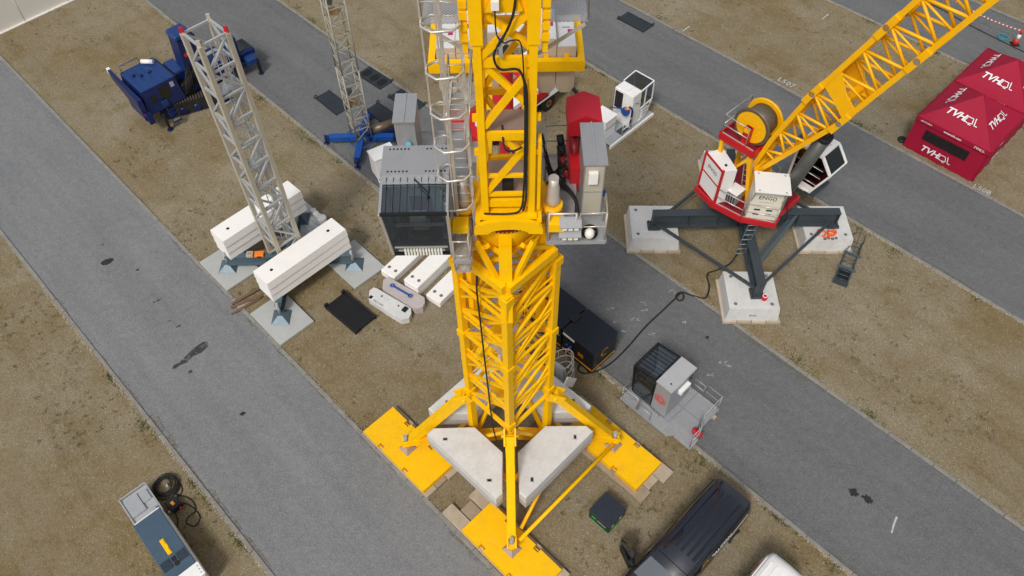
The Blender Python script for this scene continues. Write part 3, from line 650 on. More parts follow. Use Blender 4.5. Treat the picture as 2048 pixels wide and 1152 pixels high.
# electrical cabinet with tilted lid, and cream front
a, b = lx(1.83, 13.90, DZ + .08), lx(2.34, 15.32, 16.42)
cb = MB().box(a.x, b.x, a.y, b.y, a.z, b.z).build('electrical_cabinet', 'cabgrey', YC)
MB().box(a.x + .03, b.x - .03, a.y - .02, a.y, a.z + .05, b.z - .05).build('cabinet_door', 'cream', cb)
MB().box(a.x - .04, b.x + .05, a.y - .06, b.y + .05, b.z + .004, b.z + .05).build('cabinet_lid', 'cabgrey', cb)
MB().beam(((a.x + b.x) / 2, a.y - .07, b.z + .07), ((a.x + b.x) / 2, b.y + .05, b.z + .07), .03, .03).build('lid_seam', 'galv', cb)
MB().box(a.x + .10, b.x - .18, a.y - .14, a.y - .02, b.z - .55, b.z - .20).build('terminal_box', 'white', cb)
MB().box(a.x + .02, b.x - .02, a.y - .035, a.y - .02, a.z + .9, a.z + .94).build('door_seam', 'cabgrey', cb)
MB().box(b.x, b.x + .12, a.y + .2, a.y + .32, a.z + .5, a.z + .62).build('power_socket', 'blue2', cb)
# red hoist winch under a tarpaulin
p0, p1 = lx(1.52, 15.55, 0), lx(2.40, 16.55, 0); xm = (p0.x + p1.x) / 2
m = MB()
A = [(p0.x, p0.y, 15.85), (p0.x, p0.y, 16.30), (xm, p0.y, 16.52), (p1.x, p0.y, 16.32), (p1.x, p0.y, 15.85)]
m.extr(A, (0, p1.y - p0.y, 0)); m.build('winch_cover', 'tent2', YC)
w_ = MB().box(p0.x + .05, p0.x + .34, p0.y - .75, p0.y + .9, DZ + .1, 15.4).build('winch_frame', 'red', YC)
MB().cyl((p0.x + .35, p0.y + .5, 15.2), (p1.x - .1, p0.y + .5, 15.2), .38, 18).build('winch_drum', 'rope', w_)
MB().cyl((p0.x + .2, p0.y - .2, 15.3), (p0.x + .2, p0.y + .3, 15.62), .13, 10).build('winch_motor', 'darkred', w_)
for k, (dx9, dy9, z9, r9) in enumerate(((1.40, 15.35, 15.3, .12), (1.42, 15.05, 15.2, .09), (1.38, 15.6, 15.45, .10), (1.5, 14.8, 15.05, .08))):
    MB().cyl(lx(dx9, dy9, z9), lx(dx9 - .05, dy9 + .18, z9 + .25), r9, 10).build('hydraulic_pump', 'darkred' if k % 2 else 'black', YC)
MB().box(*(lambda a, b: (a.x, b.x, a.y, b.y))(lx(1.25, 14.55, 0), lx(1.75, 14.95, 0)), DZ + .04, DZ + .35).build('oil_tray', 'cabgrey', YC)
for k in range(3): hose([lx(1.32 + .05 * k, 15.5, 15.4), lx(1.25, 15.1 - .1 * k, 15.7), lx(1.3 + .06 * k, 14.9, 15.2), lx(1.45, 14.7, 14.8)], .025, parent=YC)
for k in range(4):
    hose([lx(.85 + .03 * k, 15.6 - .25 * k, 15.9 - .15 * k), lx(1.12 + .02 * k, 15.2 - .2 * k, 14.95), lx(1.35, 15.3 - .18 * k, 15.1 + .1 * k), lx(1.45 + .02 * k, 15.5 - .2 * k, 15.6 - .1 * k)], .035, parent=YC)
for k in range(3):
    hose([lx(.95, 14.7 - .06 * k, 15.0), lx(1.35, 14.65 - .08 * k, 15.05), lx(1.68, 14.2 - .05 * k, 14.95), lx(1.74 - .03 * k, 13.7, 14.8), lx(1.72, 13.45, 14.6)], .04, parent=YC)
for k in range(5):
    m = MB().torus(lx(2.02, 13.28, 14.58 + .035 * k), .19 - .012 * (k % 3), .018, 18, 5); m.build('cable_coil', 'rubber', YC)
# grey cabinet on the left deck
a, b = lx(-3.06, 16.02, DZ + .05), lx(-2.52, 17.1, 16.0)
cb = MB().box(a.x, b.x, a.y, b.y, a.z, b.z).build('electrical_cabinet', 'cabgrey', YC)
MB().box(a.x - .03, b.x + .03, a.y - .05, b.y + .04, b.z + .003, b.z + .05).build('cabinet_lid', 'cabgrey', cb)
MB().beam(((a.x + b.x) / 2, a.y - .05, b.z + .065), ((a.x + b.x) / 2, b.y + .04, b.z + .065), .025, .02).build('lid_seam', 'galv', cb)
MB().cyl((b.x - .2, a.y - .02, b.z - .75), (b.x - .2, a.y - .16, b.z - .62), .07, 10).build('work_lamp', 'cyan', cb)
# operator cab
a, b = lx(-3.03, 12.30, DZ), lx(-1.47, 14.22, 16.72)
cab = MB().box(a.x, b.x, a.y + .45, b.y, a.z, a.z + .06).build('operator_cab', 'cabgrey', YC)
def bar(p, q, wd=.05, nm='cab_frame', mat='black', pr=None): return MB().beam(p, q, wd, wd).build(nm, mat, pr or cab)
yb0, yt0, zt0 = a.y + .45, a.y, 16.50                            # the windscreen leans out at the top
FBL, FBR, FTL, FTR = Vector((a.x + .04, yb0, a.z + .03)), Vector((b.x - .04, yb0, a.z + .03)), Vector((a.x, yt0, zt0)), Vector((b.x, yt0, zt0))
RG = lx(0, 13.28, 0).y                                           # where the glass roof meets the sheet-metal roof
GL, GR = Vector((a.x, RG, 16.72)), Vector((b.x, RG, 16.72)); BL, BR = Vector((a.x, b.y, 16.70)), Vector((b.x, b.y, 16.70))
for p, q in ((FBL, FBR), (FTL, FTR)): bar(p, q, .07)
for p, q in ((FBL, FTL), (FBR, FTR)): bar(p, q, .07, mat='alu')
for p, q in ((FTL, GL), (FTR, GR), (GL, GR)): bar(p, q, .06, mat='cabgrey')
for p, q in ((BL, (a.x, b.y, a.z)), (BR, (b.x, b.y, a.z)), (FBL, (a.x, b.y, a.z)), (FBR, (b.x, b.y, a.z)), (GL, (a.x, RG, a.z)), (GR, (b.x, RG, a.z))): bar(p, q, .07, mat='cabgrey')
MB().add([FBL, FBR, FTR, FTL], [(0, 1, 2, 3)]).build('windscreen', 'cabfront', cab)
MB().add([FTL, FTR, GR, GL], [(0, 1, 2, 3)]).build('roof_window', 'tealglass', cab)
for x, nm in ((a.x, 0), (b.x, 1)):
    MB().add([(x, yb0, a.z + .05), (x, yt0 + .03, zt0), (x, RG, 16.70), (x, RG, a.z + .05)], [(0, 1, 2, 3)]).build('side_window', 'clear' if nm else 'darkglass', cab)
    MB().box(x - .01, x + .01, RG + .03, b.y, a.z + .05, 16.68).build('side_panel', 'cabgrey', cab)
MB().box(a.x + .02, b.x - .02, b.y - .02, b.y + .012, a.z, 16.68).build('rear_panel', 'cabgrey', cab)
MB().box(a.x - .03, b.x + .03, RG + .02, b.y + .05, 16.735, 16.80).build('roof_panel', 'cabgrey', cab)
MB().box(a.x - .02, b.x + .02, RG - .22, RG + .02, 16.70, 16.732).build('roof_gutter', 'galv', cab)
for k in range(9):                                               # guard bars over the glass roof
    x = a.x + .12 + k * (b.x - a.x - .24) / 8; bar((x, yt0 + .03, zt0 + .05), (x, RG - .05, 16.755), .016, 'roof_guard_bar', 'anthr')
m = MB()
for sg in (0, 1):
    for k in range(6): m.box(a.x + .12 + sg * .9 + k * .09, a.x + .16 + sg * .9 + k * .09, RG + .08, RG + .13, 16.801, 16.806); m.box(a.x + .12 + sg * .9 + k * .09, a.x + .16 + sg * .9 + k * .09, b.y - .10, b.y - .05, 16.801, 16.806)
m.build('vent_slot', 'dark', cab)
bar((a.x + .78, yt0 + .85, 16.78), (b.x - .42, yt0 + .45, 16.70), .025, 'wiper'); bar((b.x - .42, yt0 + .72, 16.74), (b.x - .46, yt0 + .30, 16.66), .02, 'wiper')
bar(FBL + Vector((.06, -.02, .52)), FBR + Vector((-.06, -.02, .52)), .05)
bar((a.x + .2, yb0 - .06, a.z + .22), (b.x - .2, yb0 - .06, a.z + .22), .03, 'hand_rail', 'alu')
bar((a.x + .12, yb0 - .09, a.z + .38), (b.x - .12, yb0 - .09, a.z + .38), .03, 'hand_rail', 'alu')
m = MB()
for k in range(13): m.box(a.x + .34 + k * .075, a.x + .39 + k * .075, yb0 - .09, yb0 - .06, a.z + .06, a.z + .30)
m.build('foot_grille', 'lamp', cab)
MB().box(a.x + .18, b.x - .18, a.y + .55, a.y + .62, a.z + .95, a.z + 1.0).build('inner_rail', 'alu', cab); MB().box(a.x + .55, b.x - .62, a.y + .70, a.y + .95, a.z + .9, a.z + 1.1).build('display', 'satinlight', cab); MB().box(a.x + .5, b.x - .5, RG - .2, RG + .35, a.z + .35, a.z + .5).build('seat', 'seat', cab); MB().box(a.x + .52, b.x - .52, RG + .28, RG + .42, a.z + .5, a.z + 1.2).build('seat_back', 'seat', cab)
MB().box(a.x + .62, b.x - .55, yb0 + .15, yb0 + .45, a.z + .75, a.z + .86).build('control_panel', 'cabgrey', cab)
for sg in (0, 1): MB().box((a.x + .25) if sg == 0 else (b.x - .45), (a.x + .45) if sg == 0 else (b.x - .25), RG - .5, RG + .1, a.z + .4, a.z + .75).build('joystick_console', 'black', cab)
MB().box(a.x + .06, b.x - .06, RG - .14, RG - .02, 16.60, 16.63).build('sun_blind', 'blindblue', cab)
MB().box(a.x + .06, b.x - .06, RG + .36, RG + .40, a.z + .1, 16.6).build('inner_lining', 'satinlight', cab)
for k in range(7): MB().box(a.x + .1 + k * .2, a.x + .24 + k * .2, a.y + .55, RG - .3, a.z + .062, a.z + .07).build('floor_rib', 'satinlight', cab)
# caged access ladder of aluminium running up beside the mast
lad = MB()
LX0, LX1, LY = -1.33 - CX0, -.93 - CX0, 13.38 - CY0
for x in (LX0, LX1): lad.beam((x, LY, 14.1), (x, LY, 25.5), .075, .05, up=(0, 1, 0))
lad = lad.build('access_ladder', 'alu', YC)
rung = MB().cyl((LX0, LY, 0), (LX1, LY, 0), .012, 5).mesh('rung', 'alu')
for k in range(38): sub('rung', lad, rung, (0, 0, 14.3 + k * .29))
hp = [(LX1, LY), (LX1 + .02, LY - .26), (LX1 - .14, LY - .46), (LX0 - .12, LY - .50), (LX0 - .34, LY - .32), (LX0 - .36, LY - .06), (LX0 - .16, LY + .08), (LX0, LY)]
hoop = MB()
hoop.pipe([(x, y, 0) for x, y in hp], .03, 5); hoop = hoop.mesh('cage_hoop', 'alu')
for z in (15.95, 16.95, 17.85, 18.8, 19.85, 20.95, 22.0, 23.1, 24.2): sub('cage_hoop', lad, hoop, (0, 0, z))
for x, y in ((LX0 - .35, LY - .18), (LX0 - .02, LY - .49)): MB().beam((x, y, 15.9), (x, y, 25.2), .035, .02).build('cage_bar', 'alu', lad)
for z in (16.6, 18.9, 20.2): MB().beam((LX1, LY, z), (XL - .1, YF, z), .06, .05).build('ladder_bracket', 'galv', lad)
# ---- counter-jib with hanging counterweights
FZ0, FZ1 = 15.17, 15.52
for sg in (-1, 1):
    MB().box(MX + sg * .55 - .14, MX + sg * .55 + .14, 1.15, 5.0, 15.2, 15.5).build('counter_jib_beam', 'yellow', YC)
fa, fb, fy0, fy1 = -2.36 - CX0, 2.24 - CX0, 19.1 - CY0, 21.4 - CY0
MB().box(fa, fb, fy0, fy0 + .20, FZ0, FZ1).build('ballast_frame_beam', 'yellow', YC); MB().box(fa, fb, fy1 - .2, fy1, FZ0, FZ1).build('ballast_frame_beam', 'yellow', YC)
MB().box(fa, fa + .2, fy0 + .2, fy1 - .2, FZ0, FZ1).build('ballast_frame_beam', 'yellow', YC); MB().box(fb - .2, fb, fy0 + .2, fy1 - .2, FZ0, FZ1).build('ballast_frame_beam', 'yellow', YC)
def cblock(x0, x1, zt, zb=14.2, y0=None):
    y0, y1 = y0 or fy0 + .24, fy1 - .55; ch = .14
    m = MB().extr([(x0 + ch, y0, zb), (x1 - ch, y0, zb), (x1, y0, zb + .2), (x1, y0, zt), (x0, y0, zt), (x0, y0, zb + .2)], (0, y1 - y0, 0))
    o = m.build('counterweight', 'tanconcrete', YC)
    MB().box(x0 + .02, x1 - .02, y0 + .02, y1 - .02, zt, zt + .012).build('pale_top', 'paletop', o)
    MB().box(x1 - .22, x1 - .08, y0 + .62, y0 + .82, zt + .014, zt + .02).build('sticker', 'magenta', o)
    MB().beam((x0 + .18, y0 + .9, zt + .02), (x0 + .40, y0 + .9, zt + .02), .04, .05).build('lifting_eye', 'galv', o)
ws = [fa + .24, fa + .82, fa + 1.40]; wx = [fb - 1.40, fb - .82, fb - .24]
cblock(ws[0] + .01, ws[1] - .01, 15.86); cblock(ws[1] + .01, ws[2] - .01, 16.10); cblock(wx[0] + .01, wx[1] - .01, 16.12); cblock(wx[1] + .01, wx[2] - .01, 15.86)
cblock(-.55 + MX, .0 + MX, 16.05, 15.5, fy0 + .7); cblock(.02 + MX, .57 + MX, 16.05, 15.5, fy0 + .7)
for x in (ws[1] - .3, ws[1] + .3, wx[1] - .3, wx[1] + .3): MB().box(x - .07, x + .07, fy0 + .2, fy0 + .27, FZ1, FZ1 + .10).build('retaining_lug', 'yellow', YC)
# stairs and walkway behind the mast, and the landing above the counterweights
st = MB()
for sg in (0, .55): st.beam((-1.62 + sg, 2.6, 14.6), (-1.48 + sg, 4.3, 15.4), .05, .18)
st = st.build('stair', 'galv', YC)
for k in range(6): MB().box(-1.6 + .023 * k, -1.06 + .023 * k, 2.72 + k * .28, 2.95 + k * .28, 14.66 + k * .132, 14.69 + k * .132).build('tread', 'mesh', st)
m = MB(); rail(m, [(-1.62, 2.5, 14.6), (-1.52, 4.3, 15.4)], 1.0); rail(m, [(-.98, 2.5, 14.6), (-.88, 4.3, 15.4)], 1.0); m.build('hand_rail', 'alu', st)
MB().box(-1.75, -.7, 1.9, 2.75, 14.5, 14.54).build('walkway', 'mesh', YC)
for sg in (-1, 1):
    x0, x1 = (MX - 1.75, MX - .85) if sg < 0 else (MX + .85, MX + 1.75)
    MB().box(x0, x1, .35, 1.6, 20.05, 20.09).build('upper_landing', 'mesh', YC)
    m = MB(); rail(m, [(x0 if sg < 0 else x1, .4, 20.1), (x0 if sg < 0 else x1, 1.55, 20.1)], 1.0); rail(m, [(x0, .38, 20.1), (x1, .38, 20.1)], .9); m.build('guard_rail', 'alu', YC)
    MB().beam((MX + sg * .7, .3, 19.3), (MX + sg * 1.7, .35, 20.0), .06, .06).build('landing_strut', 'cream', YC)

# ---- yellow load-spreading plates and the timbers under them
def plate(cx, cy, lab, timb, tl):
    t = thing('spreader_plate', lab, 'plate', (cx, cy, 0), -45.5, 'yellow spreader plates under the outriggers')
    a, b = 1.86, .79; nn = .17; pts = []
    for sy in (-1, 1):
        row = []
        for xc in (-1.86, -.95, -.7, .55, .8, 1.86): row.append(xc)
        e = sy * b; i_ = sy * (b - nn)
        r = [(-a, e), (-.95, e), (-.95, i_), (-.70, i_), (-.70, e), (.55, e), (.55, i_), (.80, i_), (.80, e), (a, e)]
        pts += r if sy < 0 else list(reversed(r))
    MB().prism(pts, .21, .455).build('steel_plate', 'yellow2', t)
    for sy in (-1, 1):
        for xc in (-.82, .68): MB().cyl((xc - .12, sy * (b - .08), .36), (xc + .12, sy * (b - .08), .36), .03, 6).build('lifting_bar', 'amber', t)
    for j, (x0, x1, y0, y1, mat) in enumerate(timb):
        o = MB().box(x0, x1, y0, y1, .015, .20, .015).build('timber_mat', mat)
        o.location = (cx, cy, 0); o.rotation_euler = (0, 0, R(-45.5)); tag(o, tl[j], 'timber', 'timber mats under the spreader plates')
    return t
plate(-4.36, 14.12, 'yellow steel spreader plate beside the wide road under an outrigger', [(-2.0, 2.05, -.80, -.27, 'wood'), (-2.0, 2.05, -.25, .28, 'wood2'), (-1.95, 2.10, .30, .98, 'wood')],
      ['timber mat along the kerb under the roadside yellow plate', 'middle timber mat under the roadside yellow plate', 'pale timber mat showing along the inner edge of the roadside yellow plate'])
plate(4.01, 14.06, 'yellow steel spreader plate facing the black van with outrigger tie bar', [(-2.5, 2.3, -.98, -.36, 'wood2'), (-2.3, 2.18, -.34, .28, 'wood'), (-2.6, 2.42, .30, .95, 'wood')],
      ['worn timber mat along the edge of the yellow plate towards the black crate', 'middle timber mat under the yellow plate near the van', 'long pale timber mat under the yellow plate towards the far cab unit'])
plate(-.20, 9.90, 'yellow steel spreader plate at the outrigger between the road and crate', [(-3.0, 2.1, -.80, -.26, 'wood'), (-2.55, 2.0, -.22, .34, 'wood2'), (-2.75, 2.15, .38, .96, 'wood')],
      ['pale timber mat beside the kerb reaching out past the yellow plate', 'brown timber mat in the middle of three reaching past the plate', 'timber mat passing below the concrete ballast slabs'])
plate(-.16, 18.3, 'yellow steel spreader plate behind the lattice tower under hidden outrigger', [(-2.0, 2.05, -.80, -.2, 'wood')], ['timber mat under the yellow plate behind the tower'])
# ---- trapezoid concrete ballast slabs laid round the tower foot
PB = [(-3.16, -.54), (-2.92, -.30), (-1.35, -.28), (-.28, -1.35), (-.30, -2.92), (-.54, -3.16)]
def ballast(q, z0, z1, lab, mat='concrete2'):
    t = thing('ballast_slab', lab, 'ballast', (CX0, CY0, z0), 90 * q, 'concrete ballast slabs on the yellow crane base')
    c = .03; P0 = PB
    cxm = sum(p[0] for p in PB) / 6; cym = sum(p[1] for p in PB) / 6
    ins = [(cxm + (x - cxm) * .975, cym + (y - cym) * .975) for x, y in PB]
    n = 6; V = [(x, y, 0) for x, y in PB] + [(x, y, z1 - z0 - .04) for x, y in PB] + [(x, y, z1 - z0) for x, y in ins]
    F = [tuple(range(n)), tuple(reversed(range(2 * n, 3 * n)))] + [(i, n + i, n + (i + 1) % n, (i + 1) % n) for i in range(n)] + [(n + i, 2 * n + i, 2 * n + (i + 1) % n, n + (i + 1) % n) for i in range(n)]
    o = MB().add(V, F).build('concrete_body', mat, t)
    o.data.flip_normals() if o.data.polygons[1].normal.z < 0 else None
    for x, y in ((-2.45, -.78), (-.78, -2.45)) if z1 > 2.5 else ():
        e = MB().box(x - .10, x + .10, y - .065, y + .065, z1 - z0 + .001, z1 - z0 + .006).build('lifting_pocket', 'galv', t)
        MB().box(x - .07, x + .07, y - .04, y + .04, z1 - z0 + .007, z1 - z0 + .010).build('pocket_hole', 'dark', e)
    return t
where = ['over the front left arm facing the road', 'over the arm facing the black van', 'over the rear right arm towards the cab unit', 'over the rear arm towards the white slabs']
for q in range(4):
    ballast(q, 1.90, 2.345, 'lower grey concrete ballast slab ' + where[q], 'concrete')
    ballast(q, 2.35, 2.80, 'upper pale concrete ballast slab with cut corners ' + where[q])
# ---------------------------------------------------------------- cream lattice tower on a ballasted cross base
GX, GY = -10.66, 23.95
GC = thing('lattice_tower', 'cream and galvanised square lattice tower standing between white ballast stacks', 'crane tower', (GX, GY, 0))
q = .78; LG = [(-q, 0), (0, -q), (q, 0), (0, q)]
lattice(GC, 'tower_section', LG, LG, 7.45, 13.3, 5, .175, .085, 'galv', 'cream', flip=(2, 2, 2, 2), angle=R(45), bmat='galvpale')
lattice(GC, 'tower_section', LG, LG, 1.2, 7.45, 5, .175, .085, 'galv', 'cream', flip=(2, 2, 2, 2), angle=R(45), bmat='galvpale')
for i, (x, y) in enumerate(LG):
    MB().box(x - .07, x + .07, y - .035, y + .035, 13.3, 13.55).build('fish_plate', 'cream' if i in (1, 3) else 'red', GC)
m = MB().prism([(-.6, -.1), (-.1, -.6), (.6, .1), (.1, .6)], 10.9, 10.93); m.build('landing', 'mesh', GC)
m = MB().prism([(-.6, -.1), (-.1, -.6), (.6, .1), (.1, .6)], 6.9, 6.93); m.build('landing', 'mesh', GC)
m = MB(); rail(m, [(-.5, .0, 10.95), (.0, .5, 10.95), (.5, .05, 10.95)], 1.3, .018); m.build('guard_rail', 'galvpale', GC)
m = MB()
for k in (-.17, .17): m.beam((.1 + k * .7, .25 + k * .7, 1.6), (.1 + k * .7, .25 + k * .7, 12.9), .035, .035)
lad2 = m.build('inner_ladder', 'galvpale', GC)
rg = MB().cyl((.1 - .12, .25 - .12, 0), (.1 + .12, .25 + .12, 0), .012, 5).mesh('rung', 'galvpale')
for k in range(36): sub('rung', lad2, rg, (0, 0, 1.8 + k * .3))
for i, (x, y) in enumerate(LG):
    d = Vector((x, y, 0)).normalized(); s = Vector((-d.y, d.x, 0))
    m = MB()                                                      # I-section arm
    for z, w_, h in ((.98, .30, .05), (.70, .05, .52), (.44, .30, .05)): m.beam(d * .2 + Vector((0, 0, z)), d * 3.0 + Vector((0, 0, z)), w_, h)
    m.build('base_arm', 'steelblue', GC)
    MB().cyl(d * 3.02 + Vector((0, 0, .4)), d * 3.02 + Vector((0, 0, 1.2)), .07, 8).build('jack_screw', 'galv', GC)
    a = .42; c = d * 3.05
    MB().add([c + Vector((p_, q_, .165)) for p_, q_ in ((-a, -a), (a, -a), (a, a), (-a, a))] + [c + Vector((p_, q_, .42)) for p_, q_ in ((-.1, -.1), (.1, -.1), (.1, .1), (-.1, .1))],
             [(3, 2, 1, 0), (4, 5, 6, 7), (0, 1, 5, 4), (1, 2, 6, 5), (2, 3, 7, 6), (3, 0, 4, 7)]).build('jack_foot', 'steelblue', GC)
for a_, b_ in ((0, 1), (1, 2), (2, 3), (3, 0)):
    MB().beam((LG[a_][0] * 1.6, LG[a_][1] * 1.6, .6), (LG[b_][0] * 1.6, LG[b_][1] * 1.6, .6), .08, .1).build('base_tie', 'steelblue', GC)
for i, (dx, dy, lab) in enumerate(((-3.05, .1, 'grey concrete pad by the kerb under the road side foot of the cream tower'), (0, -3.03, 'grey concrete pad under the front foot below the white ballast'), (3.02, .1, 'grey concrete pad beside the long shaped concrete blocks'))):
    o = MB().box(-1.22, 1.22, -.93, .93, .01, .15, .015).build('foundation_pad', 'slab'); o.location = (GX + dx, GY + dy, 0); o.rotation_euler = (0, 0, RA)
    tag(o, lab, 'concrete pad', 'pads under the cream tower')
t = thing('timber_deck', 'pale timber deck of planks holding paint tins and rope', 'deck', (GX - .05, GY + 3.0, 0), -46.1)
for k in range(7): MB().box(-1.35, 1.25, -.95 + k * .272, -.69 + k * .272, .02, .15).build('plank', 'greywood', t)
for side, (cx, cy, nm) in enumerate(((-9.66, 23.16, 'facing the black tray'), (-12.13, 25.67, 'towards the blue tracked crane'))):
    for k in range(3):
        z0 = .99 + k * .44; lv = ('lowest', 'middle', 'top')[k]
        t = thing('ballast_block', f'{lv} long white ballast block in the stack {nm}', 'ballast', (cx, cy, z0), 45 + (k - 1) * .3, 'white ballast blocks on the cream tower base')
        L_, W_ = 2.24, .57
        m = MB().hexa([(-L_, -W_, 0), (L_, -W_, 0), (L_, W_, 0), (-L_, W_, 0)], [(-L_ + .02, -W_ + .04, .41), (L_ - .02, -W_ + .04, .41), (L_ - .02, W_ - .04, .41), (-L_ + .02, W_ - .04, .41)]); m.build('block_body', 'ballast', t)
        if k == 2:
            for x in (-1.6, 1.6): MB().lathe((x, 0, .411), [(.075, 0), (.075, .006)], 12).build('lifting_hole', 'dark', t)
# small gear on the decks
for k, (x, y, r_, h, nm, lab) in enumerate(((-10.05, 27.35, .15, .22, 'white', 'small white paint tin at the far end of the row on deck'), (-9.90, 27.16, .15, .22, 'white', 'white paint tin second in the row on the deck'), (-9.75, 26.98, .15, .24, 'white', 'white paint tin third in the row on the deck'), (-9.52, 26.72, .24, .34, 'white', 'big round white paint tub on the timber deck'))):
    t = thing('paint_tin', lab, 'paint tin', (x, y, .155)); MB().lathe((0, 0, 0), [(r_ * .9, 0), (r_, h)], 14).build('tin_body', nm, t); MB().lathe((0, 0, h), [(r_ * 1.04, 0), (r_ * 1.04, .03), (r_ * .7, .035)], 14).build('lid', 'white', t)
t = thing('cardboard_box', 'flat open carton with brown contents on the timber deck', 'box', (-9.28, 26.25, .155), 40); MB().box(-.25, .25, -.2, .2, 0, .14).build('carton', 'white', t); MB().box(-.19, .19, -.14, .14, .141, .15).build('contents', 'wood2', t)
t = thing('rope_heap', 'tangled brown rope heaped on the timber deck', 'rope', (-9.15, 25.75, .155)); rr = random.Random(5)
for k in range(7):
    pts = [(rr.uniform(-.15, .15) + .28 * math.cos(a_ * .63 + k) * rr.uniform(.6, 1.1), rr.uniform(-.12, .12) + .28 * math.sin(a_ * .63 + k) * rr.uniform(.6, 1.1), .03 + .035 * k + rr.uniform(0, .02)) for a_ in range(11)]
    hose(pts, .028, 'rope_loop', 'coil', t, 4)
t = thing('tool_case', 'orange tool case lying on the steel base arm of the cream tower', 'tool case', (-12.0, 23.95, 1.01), 3); MB().box(-.22, .22, -.16, .16, 0, .13, .015).build('case_body', 'orange', t); MB().box(-.09, .09, -.20, -.16, .03, .07).build('handle', 'black', t)
t = thing('tool_case', 'small cream carton beside the orange tool case', 'box', (-12.45, 23.95, 1.01), 3); MB().box(-.15, .15, -.15, .15, 0, .12).build('carton', 'cream', t); MB().box(-.1, .1, -.1, .1, .121, .126).build('label_patch', 'wood2', t)
for k in range(7):
    a_ = R(35 + rr.uniform(-12, 12)); o = MB().box(-.75, .75, -.05, .05, 0, .06).build('wood_batten', 'wood' if k == 3 else 'wood3'); o.location = (-12.35 + rr.uniform(-.25, .25), 21.98 + .11 * (k - 3), .01 + .03 * (k % 3)); o.rotation_euler = (0, 0, a_)
    tag(o, 'pale fresh batten on the heap of dark battens by the kerb' if k == 3 else 'dark wooden batten in the loose heap between the concrete pads', 'batten', 'wood battens by the kerb')
# ---------------------------------------------------------------- black tray, white slabs, shaped concrete blocks
t = thing('black_tray', 'black plastic tray pallet lying on the turf below the white ballast', 'tray', (-7.53, 21.17, 0), -43)
MB().box(-1.08, 1.08, -.56, .56, .03, .15, .02).build('board', 'trayblack', t)
for sy in (-1, 1): MB().box(-1.10, 1.10, sy * .58 - .04, sy * .58 + .04, 0, .20).build('edge_rail', 'black', t)
for sx in (-1, 1):
    for sy in (-1, 1): MB().box(sx * 1.08 - .06, sx * 1.08 + .06, sy * .52 - .1, sy * .52 + .1, .1, .30, .02).build('corner_lug', 'black', t)
d53 = Vector((math.cos(R(52)), math.sin(R(52)), 0))
for (x, y, z0, z1, lab, L_) in ((-5.93, 23.12, .02, .45, 'white slab nearest the grey concrete pads, edged with a raised rim', 2.7), (-4.75, 22.32, .02, .36, 'lower white slab of the two stacked between its neighbours', 2.9), (-4.75, 22.32, .365, .70, 'upper white slab stacked on another white slab', 2.9), (-3.70, 21.65, .02, .40, 'white slab closest to the yellow tower legs', 2.7)):
    c = Vector((x, y, 0)) + d53 * (L_ / 2)
    t = thing('white_slab', lab, 'slab', (c.x, c.y, z0), 52, 'white slabs lying beside the yellow tower'); h = z1 - z0
    MB().box(-L_ / 2, L_ / 2, -.43, .43, 0, h, .03).build('slab_body', 'ballast', t)
    if z0 > .3 or L_ < 2.8:
        for sx in (-1, 1):
            for yy in (-.20, .20): MB().lathe((sx * (L_ / 2 - .38), yy, h + .001), [(.085, 0), (.085, .005)], 14).build('lifting_hole', 'hole', t)
def shaped(cx, cy, rz, lab, mat, h):
    t = thing('shaped_block', lab, 'concrete block', (cx, cy, 0), rz, 'long shaped concrete blocks')
    MB().prism([(-1.2, .30), (-1.25, .05), (-.95, -.36), (.45, -.42), (1.05, -.42), (1.28, -.15), (1.20, .12), (1.0, .34), (-1.0, .34)], .01, h).build('block_body', mat, t); return t
t = shaped(-5.70, 21.45, -35, 'pale long concrete block with dark emblem and lettering on its edge', 'concrete2', .38)
for x in (-.55, .45): MB().lathe((x, .12, .381), [(.05, 0), (.05, .008)], 10).build('lifting_socket', 'anthr', t)
MB().box(.72, .95, -.02, .26, .382, .42).build('rubber_pad', 'black', t)
MB().box(-1.02, -.86, -.30, -.12, .382, .385).build('emblem', 'ink', t)
text('lettering', 'FALCON', .15, 'ink', t, frame((-.45, -.28, .383), (1, 0, 0), (0, 0, 1)))
t = shaped(-5.10, 22.02, -35, 'pinkish long concrete block carrying a blue lifting bar', 'pinkconcrete', .42)
bl = MB().beam((-.62, .02, .47), (.40, .02, .47), .07, .05).build('lifting_bar', 'blue2', t)
for x in (-.66, .42): MB().torus((x, .02, .47), .085, .03, 14, 6).build('bar_eye', 'blue2', t)
# ---------------------------------------------------------------- slim mast on a blue cross base
NX, NY = -8.12, 32.72
NM = thing('slim_lattice_mast', 'slim grey lattice mast rising from a bright blue cross base', 'mast', (NX, NY, 0))
s_ = .43; LN = [Vector((x * s_, y * s_, 0)) for x, y in ((-1, -1), (1, -1), (1, 1), (-1, 1))]; rotm = Matrix.Rotation(R(-60 + 90), 3, 'Z'); LN = [((rotm @ p).x, (rotm @ p).y) for p in LN]
lattice(NM, 'mast_section', LN, LN, 5.0, 9.4, 6, .08, .038, 'mastgrey', tube=True, flip=(2, 2, 2, 2))
lattice(NM, 'mast_section', LN, LN, .6, 5.0, 6, .08, .038, 'mastgrey', tube=True, flip=(2, 2, 2, 2))
lattice(NM, 'mast_section', LN, LN, 9.4, 13.8, 6, .08, .038, 'mastgrey', tube=True, flip=(2, 2, 2, 2))
for z in (3.0, 8.3): MB().box(-.30, .26, -.40, -.2, z, z + .3).build('tread_box', 'warm', NM); MB().box(-.35, -.05, -.1, .2, z + .35, z + .6).build('hoist_motor', 'anthr', NM)
